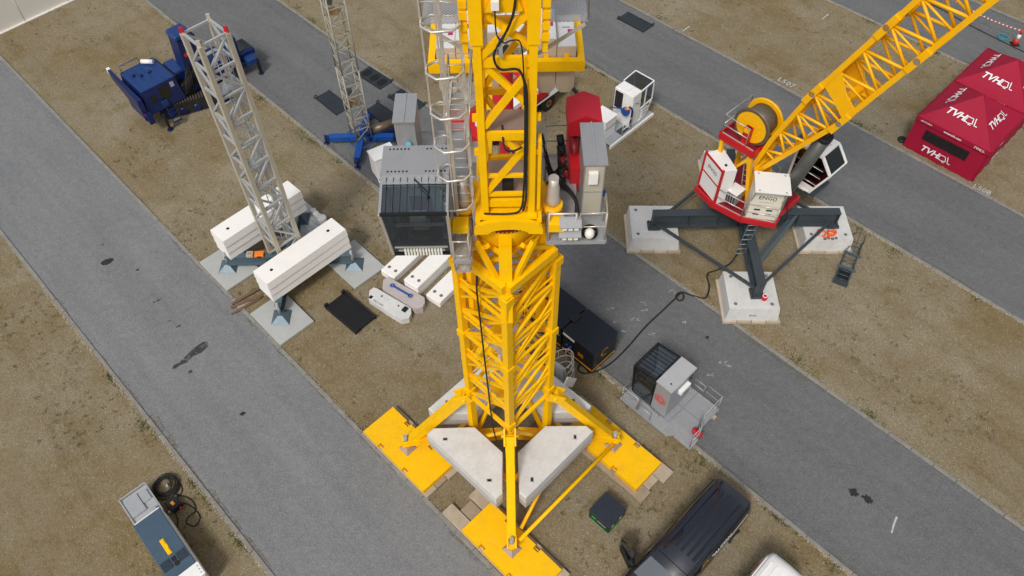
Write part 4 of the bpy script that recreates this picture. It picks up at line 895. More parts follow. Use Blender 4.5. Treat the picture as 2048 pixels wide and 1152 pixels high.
for az in (181, -92, 85, -2):
    d = Vector((math.cos(R(az)), math.sin(R(az)), 0)); s = Vector((-d.y, d.x, 0))
    MB().beam(d * .25 + Vector((0, 0, .42)), d * 1.75 + Vector((0, 0, .42)), .34, .30).build('base_arm', 'blue2', NM)
    MB().beam(d * 1.7 + Vector((0, 0, .40)), d * 2.0 + Vector((0, 0, .40)), .26, .22).build('arm_end', 'blue', NM)
    MB().cyl(d * 2.0 + Vector((0, 0, .05)), d * 2.0 + Vector((0, 0, .6)), .06, 8).build('jack_screw', 'blue', NM)
    MB().lathe(d * 2.0, [(.17, .0145), (.17, .05), (.08, .09)], 12).build('jack_foot', 'blue', NM)
for az in (135, -137, -45, 40):
    d = Vector((math.cos(R(az)), math.sin(R(az)), 0)); a_ = Vector((math.cos(R(az - 45)), math.sin(R(az - 45)), 0)); b_ = Vector((math.cos(R(az + 45)), math.sin(R(az + 45)), 0))
    MB().cyl(a_ * 1.1 + Vector((0, 0, .45)), b_ * 1.1 + Vector((0, 0, .45)), .03, 6).build('base_tie', 'blue2', NM)
MB().cyl((.55, .15, .75), (1.75, .75, .75), .23, 16).build('winch_drum', 'dustbrown', NM); MB().cyl((.25, 0, .75), (.55, .15, .75), .28, 14).build('winch_motor', 'blue', NM)
MB().beam((.4, -.2, .45), (1.9, .5, .45), .18, .22).build('winch_frame', 'blue', NM); MB().cyl((1.75, .75, .75), (1.95, .85, .75), .26, 14).build('winch_flange', 'blue', NM)
for (x, y, rz, lab) in ((-10.2, 36.09, -47, 'dark board mat lying alone on the road left of the slim mast'), (-7.97, 38.27, -43, 'dark board mat with three worn patches beside the far kerb'), (-5.9, 36.14, -43, 'dark board mat half hidden behind the grey cabinet'), (-7.17, 34.96, -44, 'plain dark board mat next to the blue winch'), (8.1, 43.4, -45, 'dark board mat on the turf beyond the second road')):
    t = thing('board_mat', lab, 'mat', (x, y, .0145), rz, 'dark board mats on the road')
    MB().box(-1.05, 1.05, -.48, .48, 0, .05, .008).build('board', 'mat', t)
    if 'three' in lab:
        for k in range(3): blobm = MB().add([(-.66 + k * .66 + .27 * math.cos(u * .524) * (1 + .1 * math.sin(u * 3)), .36 * math.sin(u * .524), .0515) for u in range(12)], [tuple(range(12))]).build('worn_patch', 'trayblack', t)
    for sx in (-1, 1):
        for sy in (-1, 1):
            if sx * sy > 0 or 'plain' in lab: MB().torus((sx * 1.03, sy * .46, .10), .10, .03, 10, 5, 'X').build('shackle', 'black', t)
    for sy in (-1, 1): MB().box(-1.05, 1.05, sy * .49 - .015, sy * .49 + .015, 0, .058).build('edge_strip', 'black', t)
# ---------------------------------------------------------------- blue tracked crane
BC = thing('tracked_crane', 'dark blue tracked crane with raised boom and slatted rear counterweight', 'crane', (-18.8, 36.6, 0), 44)
def tr(sy, az):
    Rm = Matrix.Translation((.55, .15, 0)) @ Matrix.Rotation(R(az), 4, 'Z')
    prof = []
    L_, r_ = 1.55, .44
    for k in range(9): t_ = -math.pi / 2 + math.pi * k / 8; prof.append((L_ + r_ * math.cos(t_), 0, .46 + r_ * math.sin(t_)))
    for k in range(9): t_ = math.pi / 2 + math.pi * k / 8; prof.append((-L_ + r_ * math.cos(t_), 0, .46 + r_ * math.sin(t_)))
    m = MB().extr([(x, sy * 1.42 - .24, z) for x, _, z in prof], (0, .48, 0)).tf(Rm); tk = m.build('track', 'rubber', BC)
    per = []
    for i in range(len(prof)):
        a_, b_ = Vector(prof[i]), Vector(prof[(i + 1) % len(prof)]); n_ = max(1, int((b_ - a_).length / .15))
        for k in range(n_): per.append((a_ + (b_ - a_) * (k / n_), (b_ - a_).normalized()))
    for p_, d_ in per:
        mm = MB().beam((p_.x, sy * 1.42 - .28, p_.z), (p_.x, sy * 1.42 + .28, p_.z), .07, .08, up=(d_.z, 0, -d_.x)).tf(Rm); mm.build('track_shoe', 'trackdirt', tk)
    for x, rr_ in ((-1.5, .30), (-.75, .20), (0, .20), (.75, .20), (1.5, .30)):
        mm = MB().cyl((x, sy * 1.42 - .30, .46 if rr_ > .25 else .30), (x, sy * 1.42 + .30, .46 if rr_ > .25 else .30), rr_, 14).tf(Rm); mm.build('road_wheel', 'blue', tk)
for sy in (-1, 1): tr(sy, -20)
MB().box(-.50, -.30, -.9, 1.3, 2.0, 2.38).build('radiator_grille', 'black', BC)
for k in range(4): MB().box(-2.2 + k * .42, -2.16 + k * .42, -.9, 1.35, 2.461, 2.475).build('roof_rib', 'bluemid', BC)
MB().pipe([(-2.3, 1.3, 2.46), (-2.3, 1.3, 2.9), (-1.2, 1.3, 2.9), (-1.2, 1.3, 2.46)], .025, 5).build('roof_rail', 'bluemid', BC)
MB().box(-1.7, -1.35, -1.20, -1.10, 1.1, 1.5).build('tool_locker', 'bluemid', BC)
MB().box(-1.2, 3.9, -.75, .75, .62, .98, .04).build('chassis', 'blue', BC)
MB().cyl((.4, 0, .95), (.4, 0, 1.12), .75, 20).build('slew_ring', 'black', BC)
hs_ = MB().add([(-2.58, -1.12, 1.0), (-.30, -1.12, 1.0), (-.30, 1.45, 1.0), (-2.58, 1.45, 1.0), (-2.40, -.95, 2.40), (-.42, -.95, 2.40), (-.42, 1.40, 2.40), (-2.40, 1.40, 2.40)], [(3, 2, 1, 0), (4, 5, 6, 7), (0, 1, 5, 4), (1, 2, 6, 5), (2, 3, 7, 6), (3, 0, 4, 7)]).build('machine_house', 'blue', BC)
MB().box(-2.42, -.41, -.96, 1.41, 2.405, 2.46).build('roof_panel', 'bluemid', hs_)
def sidepan(x0, x1, z0, z1, nm, mat):                             # panels lying on the sloping side
    def f(x, z, o): t_ = (z - 1.0) / 1.40; return (x, -1.12 + .17 * t_ - o, z)
    MB().add([f(x0, z0, .012), f(x1, z0, .012), f(x1, z1, .012), f(x0, z1, .012)], [(0, 1, 2, 3)]).build(nm, mat, hs_)
sidepan(-1.55, -.95, 1.45, 2.25, 'window', 'darkglass'); sidepan(-2.1, -1.75, 1.5, 2.0, 'grille', 'black'); sidepan(-.82, -.60, 1.95, 2.25, 'warning_label', 'galv')
MB().cyl((-1.1, 1.25, 2.62), (-.65, .75, 2.62), .13, 12).build('exhaust', 'white', BC)
for x, y in ((-2.0, .6), (-1.7, .3), (-1.2, .3)): MB().cyl((x, y, 2.46), (x, y, 2.58), .09, 10).build('filler_cap', 'blue', hs_)
MB().add([(-2.72, 2.25, 1.75), (-2.56, 2.25, 1.75), (-2.60, -1.25, .9), (-2.88, -1.25, .9), (-2.72, 2.35, 2.30), (-2.56, 2.35, 2.30), (-2.60, -1.15, 2.20), (-2.88, -1.15, 2.20)], [(0, 1, 2, 3), (7, 6, 5, 4), (0, 4, 5, 1), (1, 5, 6, 2), (2, 6, 7, 3), (3, 7, 4, 0)]).build('counterweight', 'blue', BC)
MB().box(-2.80, -2.5, -1.5, .6, .75, 1.35).build('rear_bumper', 'blue', BC)
for y in (-1.35, -.9): MB().box(-2.83, -2.80, y, y + .3, 1.3, 1.36).build('tail_light', 'red', BC)
MB().box(-2.70, -2.52, 2.40, 2.62, 2.0, 2.28).build('marker_lamp', 'white', BC)
b2 = MB().box(-.25, .45, -.62, .72, 1.1, 2.30, .05).build('hydraulic_tank', 'blue', BC); MB().box(-.22, .42, -.58, .68, 2.305, 2.34).build('tank_lid', 'bluemid', b2)
bm = MB().add([(.20, -1.0, 1.0), (1.35, -1.0, 1.0), (1.35, .0, 1.0), (.20, .0, 1.0), (.45, -1.0, 4.2), (1.50, -1.0, 4.2), (1.50, .0, 4.2), (.45, .0, 4.2)], [(3, 2, 1, 0), (4, 5, 6, 7), (0, 1, 5, 4), (1, 2, 6, 5), (2, 3, 7, 6), (3, 0, 4, 7)]).build('boom', 'blue', BC)
MB().box(.38, 1.35, -1.04, .0, 4.22, 4.55, .08).build('boom_head', 'bluemid', bm); MB().cyl((.85, -1.06, 4.25), (.85, -1.16, 4.25), .14, 12).build('sheave', 'black', bm)
c_ = Vector((.80, -1.006, 3.3)); MB().add([c_ + Vector((.28 * math.cos(k * .393), 0, .16 * math.sin(k * .393))) for k in range(16)], [tuple(range(16))]).build('emblem', 'redbadge', bm)
text('lettering', 'FB', .2, 'print', bm, frame((.80, -1.012, 3.3), (1, 0, .0), (0, -1, 0)))
MB().box(-.28, .30, -1.05, -.62, 1.0, 1.75, .03).build('valve_block', 'black', BC)
for k in range(6): hose([(-.25 + .1 * k, -1.0, 1.0), (-.2 + .1 * k, -1.3, 1.5 + .06 * k), (.0 + .1 * k, -1.1, 1.9 + .1 * k), (.25 + .05 * k, -1.03, 2.3 + .1 * k)], .03, 'hydraulic_hose', 'rubber', BC)
MB().box(.95, 1.6, -1.35, -1.05, 1.05, 1.5).build('locker', 'blue', BC)
for k in range(5): hose([(.2 + .1 * k, -.9, 1.1), (.15 + .12 * k, -1.15, 1.6 + .1 * k), (.4 + .1 * k, -1.05, 2.2 + .1 * k)], .03, 'hydraulic_hose', 'rubber', BC)
MB().box(1.4, 3.6, -.9, .9, 1.0, 1.75, .05).build('winch_house', 'blue', BC); MB().box(1.7, 3.3, -.6, .6, 1.755, 1.80).build('winch_lid', 'bluemid', BC); MB().box(3.45, 4.75, -.55, .75, 1.05, 1.42, .03).build('front_deck', 'blue', BC); MB().box(3.6, 4.7, -.4, .7, 1.425, 1.45).build('deck_plate', 'mat', BC)
MB().box(3.85, 4.5, -1.15, -.55, .85, 1.20, .03).build('front_locker', 'bluemid', BC); MB().beam((3.75, 1.7, 2.5), (3.75, -.55, 2.5), .14, .16).build('spreader_bar', 'bluemid', BC)
for y in (-.5, .6): MB().beam((3.75, y, 1.4), (3.75, y, 2.45), .1, .1).build('bar_support', 'blue', BC)
for x, y in ((4.45, -1.1), (4.4, 1.0), (-2.0, -1.65), (-2.2, 1.4)): MB().beam((x, y, .05), (x, y, 1.1), .13, .18).build('outrigger_leg', 'black', BC); MB().cyl((x, y, 0.005), (x, y, .06), .17, 10).build('outrigger_foot', 'blue', BC)
st_ = MB();
for k in (0, .5): st_.beam((-1.7 + k, -1.75, .25), (-1.6 + k, -1.32, 1.15), .05, .04)
st_ = st_.build('step_ladder', 'black', BC)
for k in range(4): MB().beam((-1.68 + .02 * k, -1.70 + .1 * k, .35 + .21 * k), (-1.18 + .02 * k, -1.70 + .1 * k, .35 + .21 * k), .10, .03).build('step', 'blue', st_)
# ---------------------------------------------------------------- pale marquee at the far left
MQ = thing('marquee', 'large cream marquee with ribbed walls at the edge of the turf', 'marquee', (-31.0, 44.52, 0), 46)
for k in range(-4, 4):
    MB().box(k * 3 + .04, k * 3 + 2.96, .02, .06, .06, 2.95).build('wall_panel', 'fabricwhite', MQ)
    MB().add([(k * 3, -.15, 2.9), (k * 3 + 3, -.15, 2.9), (k * 3 + 3, 7, 5.2), (k * 3, 7, 5.2), (k * 3, -.15, 2.85), (k * 3 + 3, -.15, 2.85), (k * 3 + 3, 7, 5.15), (k * 3, 7, 5.15)], [(0, 1, 2, 3), (7, 6, 5, 4), (0, 4, 5, 1), (1, 5, 6, 2), (2, 6, 7, 3), (3, 7, 4, 0)]).build('roof_panel', 'fabricwhite', MQ)
    MB().box(k * 3 + .01, k * 3 + 2.99, -.14, .02, .005, .07).build('ground_skirt', 'fabricwhite', MQ)
    for j in range(1, 3): MB().cyl((k * 3 + j * 1.0, .03, .07), (k * 3 + j * 1.0, .03, 2.9), .012, 5).build('wall_seam', 'fabricwhite', MQ)
for k in range(-4, 5): MB().cyl((k * 3, .04, 0), (k * 3, .04, 2.9), .04, 8).build('frame_post', 'white', MQ)
# ---------------------------------------------------------------- luffing crane on four concrete blocks
EX, EY = 11.2, 25.4
blk = [(-4.20, .30, 'white-edged concrete footing block beside the second road under the long west arm'), (4.15, .10, 'concrete footing block with orange slings lying on top'), (-.25, -3.95, 'concrete footing block carrying a red pot and black lettering'), (.15, 4.15, 'concrete footing block behind the white machinery cabinet')]
for k, (dx, dy, lab) in enumerate(blk):
    t = thing('footing_block', lab, 'concrete block', (EX + dx, EY + dy, 0), -2, 'concrete footing blocks under the luffing crane')
    MB().hexa([(-1.20, -1.14, .16), (1.20, -1.14, .16), (1.20, 1.14, .16), (-1.20, 1.14, .16)], [(-1.13, -1.07, .95), (1.13, -1.07, .95), (1.13, 1.07, .95), (-1.13, 1.07, .95)]).build('block_body', 'concrete2', t)
    for sx in (-1, 1):
        for sy in (-1, 1): MB().lathe((sx * .82, sy * .78, .951), [(.085, 0), (.085, .005)], 14).build('lifting_hole', 'hole', t)
    for j in range(4): MB().box(-1.30 + j * .66, -.67 + j * .66, -1.24, 1.22, .012, .155).build('timber', 'wood' if j % 2 else 'woodpale', t)
    if k == 2: text('lettering', 'ENG', .16, 'ink', t, frame((0, -1.118, .50), (1, 0, 0), (0, -1, .09)))
EC = thing('luffing_crane', 'yellow and red luffing crane with steep lattice boom on dark steel cross base', 'crane', (EX, EY, 0))
for az, L_ in ((180, 4.4), (-91, 4.35), (-1, 4.55), (89, 4.3)):
    d = Vector((math.cos(R(az)), math.sin(R(az)), 0)); s = Vector((-d.y, d.x, 0)); m = MB()
    for z, w_, h in ((1.92, .42, .05), (1.50, .04, .80), (1.10, .42, .05)): m.beam(d * .1 + Vector((0, 0, z)), d * L_ + Vector((0, 0, z)), w_, h)
    bm_ = m.build('base_beam', 'anthr', EC)
    for k in (1.2, 2.6, L_ - .03): MB().beam(d * k + s * -.19 + Vector((0, 0, 1.5)), d * k + s * .19 + Vector((0, 0, 1.5)), .03, .78).build('web_stiffener', 'anthr', bm_)
    c = d * (L_ - .15); MB().box(c.x - .30, c.x + .30, c.y - .28, c.y + .28, .957, 1.07).build('foot_plate', 'anthr', EC)
    e = MB()
    for sx in (-1, 1):
        for sy in (-1, 1): e.cyl(c + Vector((sx * .24, sy * .22, 1.0)), c + Vector((sx * .24, sy * .22, 1.14)), .03, 6)
    e.build('anchor_bolts', 'black', EC)
T4 = [Vector((-4.2, 0, 1.2)), Vector((-.07, -4.1, 1.2)), Vector((4.3, -.08, 1.2)), Vector((.07, 4.0, 1.2))]
for i in range(4): MB().beam(T4[i], T4[(i + 1) % 4], .12, .12).build('base_tie', 'anthr', EC)
for a_, b_ in (((-2.2, 0, 1.3), (-1.0, 2.6, 1.3)), ((2.3, 0, 1.3), (.3, -2.2, 1.3)), ((2.6, 0, 1.7), (.35, -2.6, 1.3)), ((-2.0, 0, 1.6), (-.6, 2.8, 1.5))): MB().beam(a_, b_, .13, .13).build('base_brace', 'steelblue', EC)
MB().cyl((0, 0, 1.95), (0, 0, 2.95), .85, 20, .72).build('centre_column', 'anthr', EC)
MB().cyl((0, 0, 2.95), (0, 0, 3.10), .95, 24).build('slewing_ring', 'amber', EC)
U = bpy.data.objects.new('slewing_upperworks', MB().prism([(-2.0, -1.62), (-.85, -1.88), (.66, -1.66), (1.95, -.85), (1.72, -.05), (1.7, 1.35), (-.2, 1.6), (-1.9, 1.2)], 3.12, 3.22).mesh('slewing_upperworks', 'darkred')); COL.objects.link(U); U.parent = EC; U.rotation_euler = (0, 0, R(-48))
def u(mb, nm, mat): return mb.build(nm, mat, U)
pl = [(-2.0, -1.62), (-.85, -1.88), (.66, -1.66), (1.95, -.85), (1.72, -.05), (1.7, 1.35)]
for a_, b_ in zip(pl, pl[1:]): u(MB().beam((*a_, 3.17), (*b_, 3.17), .08, .30), 'platform_edge', 'red')
for a_, b_ in zip(pl[1:4], pl[2:5]): u(MB().beam((a_[0] * .965, a_[1] * .965, 3.28), (b_[0] * .965, b_[1] * .965, 3.28), .10, .05), 'toe_board', 'galvpale')
m = MB(); rail(m, [(-.80, -1.82, 3.2), (.62, -1.62, 3.2)], 1.0, .03); u(m, 'guard_rail', 'alu'); m = MB(); rail(m, [(.70, -1.60, 3.2), (1.90, -.84, 3.2), (1.70, -.1, 3.2)], 1.0, .03); u(m, 'guard_rail', 'alu')
# white cabinet with red framed panel
cabL = u(MB().add([(-2.0, -1.35, 3.25), (-.72, -1.80, 3.25), (-.40, -1.25, 3.25), (-1.70, -.60, 3.25), (-2.0, -1.35, 5.25), (-.72, -1.80, 5.25), (-.40, -1.25, 5.25), (-1.70, -.60, 5.25)], [(3, 2, 1, 0), (4, 5, 6, 7), (0, 1, 5, 4), (1, 2, 6, 5), (2, 3, 7, 6), (3, 0, 4, 7)]), 'machinery_cabinet', 'white')
dx = Vector((1.28, -.45, 0)).normalized(); nx = Vector((-.45, -1.28, 0)).normalized(); o0 = Vector((-2.0, -1.35, 3.30)) + nx * .03
for t0, t1 in ((0, 0), (1.36, 1.36)): MB().beam(o0 + dx * t0, o0 + dx * t0 + Vector((0, 0, 2.05)), .10, .10).build('panel_frame', 'red', cabL)
for z in (.0, 1.0, 1.95): MB().beam(o0 + dx * .05 + Vector((0, 0, z)), o0 + dx * 1.31 + Vector((0, 0, z)), .07, .07).build('panel_frame', 'red', cabL)
MB().extr([o0 + dx * .06, o0 + dx * 1.30, o0 + dx * 1.30 + Vector((0, 0, 1.95)), o0 + dx * .06 + Vector((0, 0, 1.95))], nx * .015).build('panel', 'white', cabL)
text('lettering', 'ENG()', .26, 'ink', cabL, frame(o0 + dx * .68 + nx * .022 + Vector((0, 0, 1.5)), dx, nx))
MB().box(-.95, -.85, -1.45, -1.38, 5.25, 5.33).build('door_handle', 'black', cabL)
# right-hand electrical cabinet with open hood
hx = Vector((1.14, .92, 0)).normalized(); hy = Vector((-hx.y, hx.x, 0)); h0 = Vector((.78, -1.52, 3.24))
def H(a_, b_, z): return h0 + hx * a_ + hy * b_ + Vector((0, 0, z))
def hbox(a0, a1, b0, b1, z0, z1, nm, mat, pr): return MB().hexa([H(a0, b0, z0), H(a1, b0, z0), H(a1, b1, z0), H(a0, b1, z0)], [H(a0, b0, z1), H(a1, b0, z1), H(a1, b1, z1), H(a0, b1, z1)]).build(nm, mat, pr)
cabR = hbox(0, 1.36, .02, .75, 0, 2.15, 'electrical_cabinet', 'creamwhite', U)
hbox(.02, 1.34, -.02, .016, .1, 1.70, 'cabinet_door', 'creamwhite', cabR); hbox(.06, 1.30, -.012, .018, 1.72, 2.1, 'busbar_panel', 'galv', cabR)
hbox(-.06, 1.45, -.48, .78, 2.16, 2.22, 'hood', 'white', cabR)
for a_ in (.0, 1.33): MB().beam(H(a_, -.02, 1.2), H(a_, -.42, 2.14), .05, .05).build('hood_stay', 'alu', cabR)
for a_ in (.25, .78):
    for z in (.34, .62): hbox(a_, a_ + .26, -.035, -.022, z, z + .10, 'vent', 'anthr', cabR)
for a_ in (.12, 1.25):
    for b_ in (-.38, .65): MB().lathe(H(a_, b_, 2.222), [(.05, 0), (.04, .015)], 10).build('lid_bolt', 'galv', cabR)
text('lettering', 'ENG()', .30, 'ink', cabR, frame(H(.68, -.026, 1.42), hx, -hy)); hbox(.38, .98, -.03, -.022, 1.15, 1.17, 'underline', 'galv', cabR)
sb = u(MB().hexa([(-.52, -1.38, 3.3), (.0, -1.38, 3.3), (.0, -.80, 3.3), (-.52, -.80, 3.3)], [(-.52, -1.38, 4.0), (.0, -1.38, 4.0), (.0, -.80, 4.0), (-.52, -.80, 4.0)]), 'resistor_box', 'galv'); MB().box(-.56, .04, -1.42, -.76, 4.0, 4.04).build('box_lid', 'white', sb)
for k in range(4): MB().box(-.50 + k * .13, -.42 + k * .13, -1.40, -1.382, 3.35, 3.9).build('louvre', 'anthr', sb)
for k in range(3): u(MB().cyl((-.2 + .5 * k, -.45 + .3 * k, 3.25), (-.2 + .5 * k, -.45 + .3 * k, 3.75), .14, 12), 'slewing_drive', 'amber')
m = MB()
for k in (0, .42): m.beam((-.25 + k, -.55 + .1 * k, 3.4), (-.70 + k, -.5 + .1 * k, 6.2), .04, .03)
ul = u(m, 'access_ladder', 'galv')
for k in range(9): MB().cyl((-.27 - .05 * k, -.55, 3.6 + .3 * k), (.15 - .05 * k, -.51, 3.6 + .3 * k), .015, 5).build('rung', 'alu', ul)
# A-frame, upper winch platform and drum
for y in (-.85, .85):
    u(MB().beam((-1.55, y, 3.3), (-1.7, y, 6.1), .16, .16), 'frame_leg', 'amber'); u(MB().beam((.25, y * .75, 3.3), (-.25, y, 6.1), .18, .18), 'frame_leg', 'amber'); u(MB().beam((-1.5, y, 3.6), (-.1, y, 6.0), .12, .12), 'frame_brace', 'amber')
    u(MB().beam((.15, y * .4, 3.25), (.12, y * .45, 5.1), .22, .3), 'boom_bracket', 'amber'); u(MB().beam((.95, y * .4, 3.25), (.15, y * .45, 4.9), .18, .2), 'boom_bracket', 'amber')
up = u(MB().box(-1.85, -.05, -.95, 1.0, 6.10, 6.22), 'winch_platform', 'darkred')
for a_, b_ in (((-1.85, -.95), (-.05, -.95)), ((-1.85, -.95), (-1.85, 1.0)), ((-.05, -.95), (-.05, 1.0))): MB().beam((*a_, 6.16), (*b_, 6.16), .08, .34).build('platform_edge', 'red', up)
MB().box(-1.85, -.15, -.93, -.80, 6.23, 6.29).build('toe_board', 'galvpale', up)
m = MB(); rail(m, [(-1.80, -.90, 6.2), (-.55, -.90, 6.2)], 1.1, .03); m.build('guard_rail', 'alu', up); m = MB(); rail(m, [(-1.82, -.85, 6.2), (-1.82, 1.0, 6.2)], 1.1, .03); m.build('guard_rail', 'alu', up)
dc = Vector((-.72, 0, 7.05))
dr = u(MB().cyl(dc + Vector((0, -.40, 0)), dc + Vector((0, .42, 0)), .68, 32), 'winch_drum', 'rope')
for y in (-.52, .42): MB().lathe((dc.x, y, dc.z), [(.86, 0), (.90, .03), (.90, .07), (.86, .10)], 36, 'Y').build('drum_flange', 'dustbrown' if y < 0 else 'amber', dr)
MB().lathe((dc.x, -.545, dc.z), [(.74, 0), (.74, .02)], 36, 'Y').build('flange_face', 'amber', dr)
for k in range(12): MB().cyl(dc + Vector((.42 * math.cos(k * .524), -.56, .42 * math.sin(k * .524))), dc + Vector((.42 * math.cos(k * .524), -.545, .42 * math.sin(k * .524))), .04, 8).build('flange_bolt', 'amber', dr)
MB().box(dc.x - .16, dc.x + .16, -.80, -.56, 6.22, 7.15).build('bearing_block', 'red', dr); MB().box(dc.x - .12, dc.x + .12, -.86, -.62, 6.95, 7.15).build('bearing_cap', 'amber', dr)
u(MB().cyl(dc + Vector((0, .55, 0)), dc + Vector((0, 1.15, 0)), .32, 16), 'winch_gearbox', 'amber'); u(MB().box(dc.x - .2, dc.x + .7, .55, 1.0, 6.3, 6.9), 'winch_motor', 'amber')
u(MB().box(-.1, .2, .55, .85, 6.6, 6.8), 'limit_switch', 'blue2')
# boom
B0, B1 = Vector((.0, 0, 5.05)), Vector((7.4, 0, 22.2)); bd = (B1 - B0).normalized(); bn = Vector((bd.z, 0, -bd.x))    # bn: underside
def bp(s_, y, n_): return B0 + bd * s_ + Vector((0, y, 0)) - bn * n_
root = None
sec = [(0, .36, .14, -.14), (2.2, .46, .52, -.40), (5.3, .60, .76, -.76)]
def prof(s_):
    if s_ >= 5.3: return .60, .76, -.76
    for (a_, b_) in zip(sec, sec[1:]):
        if a_[0] <= s_ <= b_[0]:
            t_ = (s_ - a_[0]) / (b_[0] - a_[0]); return tuple(a_[i] + (b_[i] - a_[i]) * t_ for i in (1, 2, 3))
boom = u(MB().box(-.1, .1, -.42, .42, 4.95, 5.15), 'lattice_boom', 'amber')
nodes = [0, 1.2, 2.6, 4.0, 5.3, 6.7, 8.1, 9.5, 10.9, 12.3, 13.7, 15.1, 16.5, 17.9]
for sy in (-1, 1):
    for top in (1, 2):
        for a_, b_ in ((0, 2.0), (2.0, 5.3), (5.3, 11.3), (11.3, 18.0)):
            p0, p1 = prof(a_), prof(b_); MB().beam(bp(a_, sy * p0[0], p0[top]), bp(b_, sy * p1[0], p1[top]), .20, .20, up=(0, 1, 0)).build('boom_chord', 'amber', boom)
    for k, (a_, b_) in enumerate(zip(nodes[1:], nodes[2:])):
        p0, p1 = prof(a_), prof(b_)
        mid_ = (a_ + b_) / 2; pm = prof(mid_)
        MB().cyl(bp(a_, sy * p0[0], p0[1]), bp(mid_, sy * pm[0], pm[2]), .06, 6).build('boom_brace', 'amber', boom); MB().cyl(bp(mid_, sy * pm[0], pm[2]), bp(b_, sy * p1[0], p1[1]), .06, 6).build('boom_brace', 'amber', boom)
        MB().cyl(bp(a_, sy * p0[0], p0[1]), bp(a_, sy * p0[0], p0[2]), .045, 6).build('boom_brace', 'amber', boom)
    for s_ in (5.3, 9.4):
        p0 = prof(s_)
        for e_ in (1, 2):
            MB().cyl(bp(s_, sy * p0[0] - .16, p0[e_]), bp(s_, sy * p0[0] + .16, p0[e_]), .13, 12).build('joint_pin', 'galv', boom); MB().beam(bp(s_ - .55, sy * p0[0], p0[e_]), bp(s_ + .55, sy * p0[0], p0[e_]), .26, .32, up=(0, 1, 0)).build('joint_sleeve', 'amber', boom)
for k, (a_, b_) in enumerate(zip(nodes[1:], nodes[2:])):
    p0, p1 = prof(a_), prof(b_); sg = 1 if k % 2 else -1
    MB().cyl(bp(a_, -sg * p0[0], p0[1]), bp(b_, sg * p1[0], p1[1]), .055, 6).build('boom_brace', 'amber', boom); MB().cyl(bp(b_, -p1[0], p1[1]), bp(b_, p1[0], p1[1]), .045, 6).build('boom_brace', 'amber', boom)
    MB().cyl(bp(a_, sg * p0[0], p0[2]), bp(b_, -sg * p1[0], p1[2]), .045, 6).build('boom_brace', 'amber', boom)
for sy in (-1, 1): MB().extr([bp(5.9, sy * .60, .70), bp(6.9, sy * .60, .70), bp(6.35, sy * .60, -.1), bp(6.2, sy * .60, -.72), bp(5.5, sy * .60, -.72), bp(5.75, sy * .60, .0)], Vector((0, .06 * sy, 0))).build('crosshead_plate', 'amber', boom)
MB().beam(bp(5.9, -.6, -.25), bp(5.9, .6, -.25), .3, .3).build('crosshead_beam', 'amber', boom)
cy0, cy1 = Vector((1.33, .12, 3.6)), bp(5.85, .0, -.35); cm = cy0 + (cy1 - cy0) * .66
u(MB().cyl(cy0, cm, .30, 18), 'luffing_cylinder', 'cylgrey'); u(MB().cyl(cm, cy1, .16, 14), 'cylinder_rod', 'rod'); u(MB().cyl(cm, cm + (cy1 - cy0) * .03, .33, 16), 'cylinder_collar', 'black')
u(MB().cyl(cy0 + Vector((0, .36, .4)), cm + Vector((0, .36, .4)), .03, 6), 'hydraulic_pipe', 'alu')
# operator cab on the left, facing along the boom
c0 = [(.55, 1.25), (2.05, 1.10), (2.05, 2.45), (.55, 2.45)]
ec = u(MB().prism(c0, 3.22, 3.30), 'operator_cab', 'anthr')
P_ = lambda x, y, z: Vector((x, y, z))
K = dict(a=P_(.55, 1.2, 3.3), b=P_(1.75, 1.2, 3.3), c=P_(2.35, 1.2, 4.75), d=P_(1.75, 1.2, 5.45), e=P_(.55, 1.2, 5.45))
for y in (1.2, 2.45):
    pts = [Vector((K[k].x, y, K[k].z)) for k in 'abcde']
    for p_, q_ in zip(pts, pts[1:] + pts[:1]): MB().beam(p_, q_, .10, .10).build('cab_frame', 'white', ec)
    MB().add([p_ + Vector((0, .01 if y > 2 else -.01, 0)) for p_ in pts], [(0, 1, 2, 3, 4)]).build('side_window', 'cabdark', ec)
    MB().add([Vector((.55, y + (.02 if y > 2 else -.02), 3.3)), Vector((1.72, y + (.02 if y > 2 else -.02), 3.3)), Vector((1.90, y + (.02 if y > 2 else -.02), 3.70)), Vector((.55, y + (.02 if y > 2 else -.02), 3.70))], [(0, 1, 2, 3)]).build('door_panel', 'white', ec)
    for k in (.6, 1.05, 1.5):
        if y < 2: MB().cyl((.65, 1.15, 3.3 + k), (2.0, 1.15, 3.3 + k), .018, 5).build('window_bar', 'alu', ec)
MB().add([Vector((2.36, 1.24, 4.75)), Vector((2.36, 2.41, 4.75)), Vector((1.76, 2.41, 5.45)), Vector((1.76, 1.24, 5.45))], [(0, 1, 2, 3)]).build('upper_windscreen', 'greenglass', ec)
MB().add([Vector((1.76, 1.24, 3.3)), Vector((1.76, 2.41, 3.3)), Vector((2.36, 2.41, 4.74)), Vector((2.36, 1.24, 4.74))], [(0, 1, 2, 3)]).build('lower_windscreen', 'darkglass', ec)
MB().box(.50, 1.76, 1.16, 2.49, 5.45, 5.53).build('roof_panel', 'white', ec); MB().box(.50, .56, 1.2, 2.45, 3.3, 5.45).build('rear_panel', 'white', ec); MB().box(.57, .60, 1.25, 2.40, 3.35, 5.40).build('inner_lining', 'seat', ec); MB().box(.6, 1.9, 2.38, 2.42, 3.35, 4.3).build('inner_lining', 'seat', ec)
MB().box(.55, .95, 1.6, 2.2, 5.535, 5.75).build('air_conditioner', 'white', ec); MB().box(.25, .5, 1.3, 1.7, 5.3, 5.6).build('bracket', 'anthr', ec)
for k, y in enumerate((1.24, 2.41)): MB().beam((2.36, y, 4.75), (1.76, y, 5.47), .06, .06).build('cab_frame', 'white', ec)
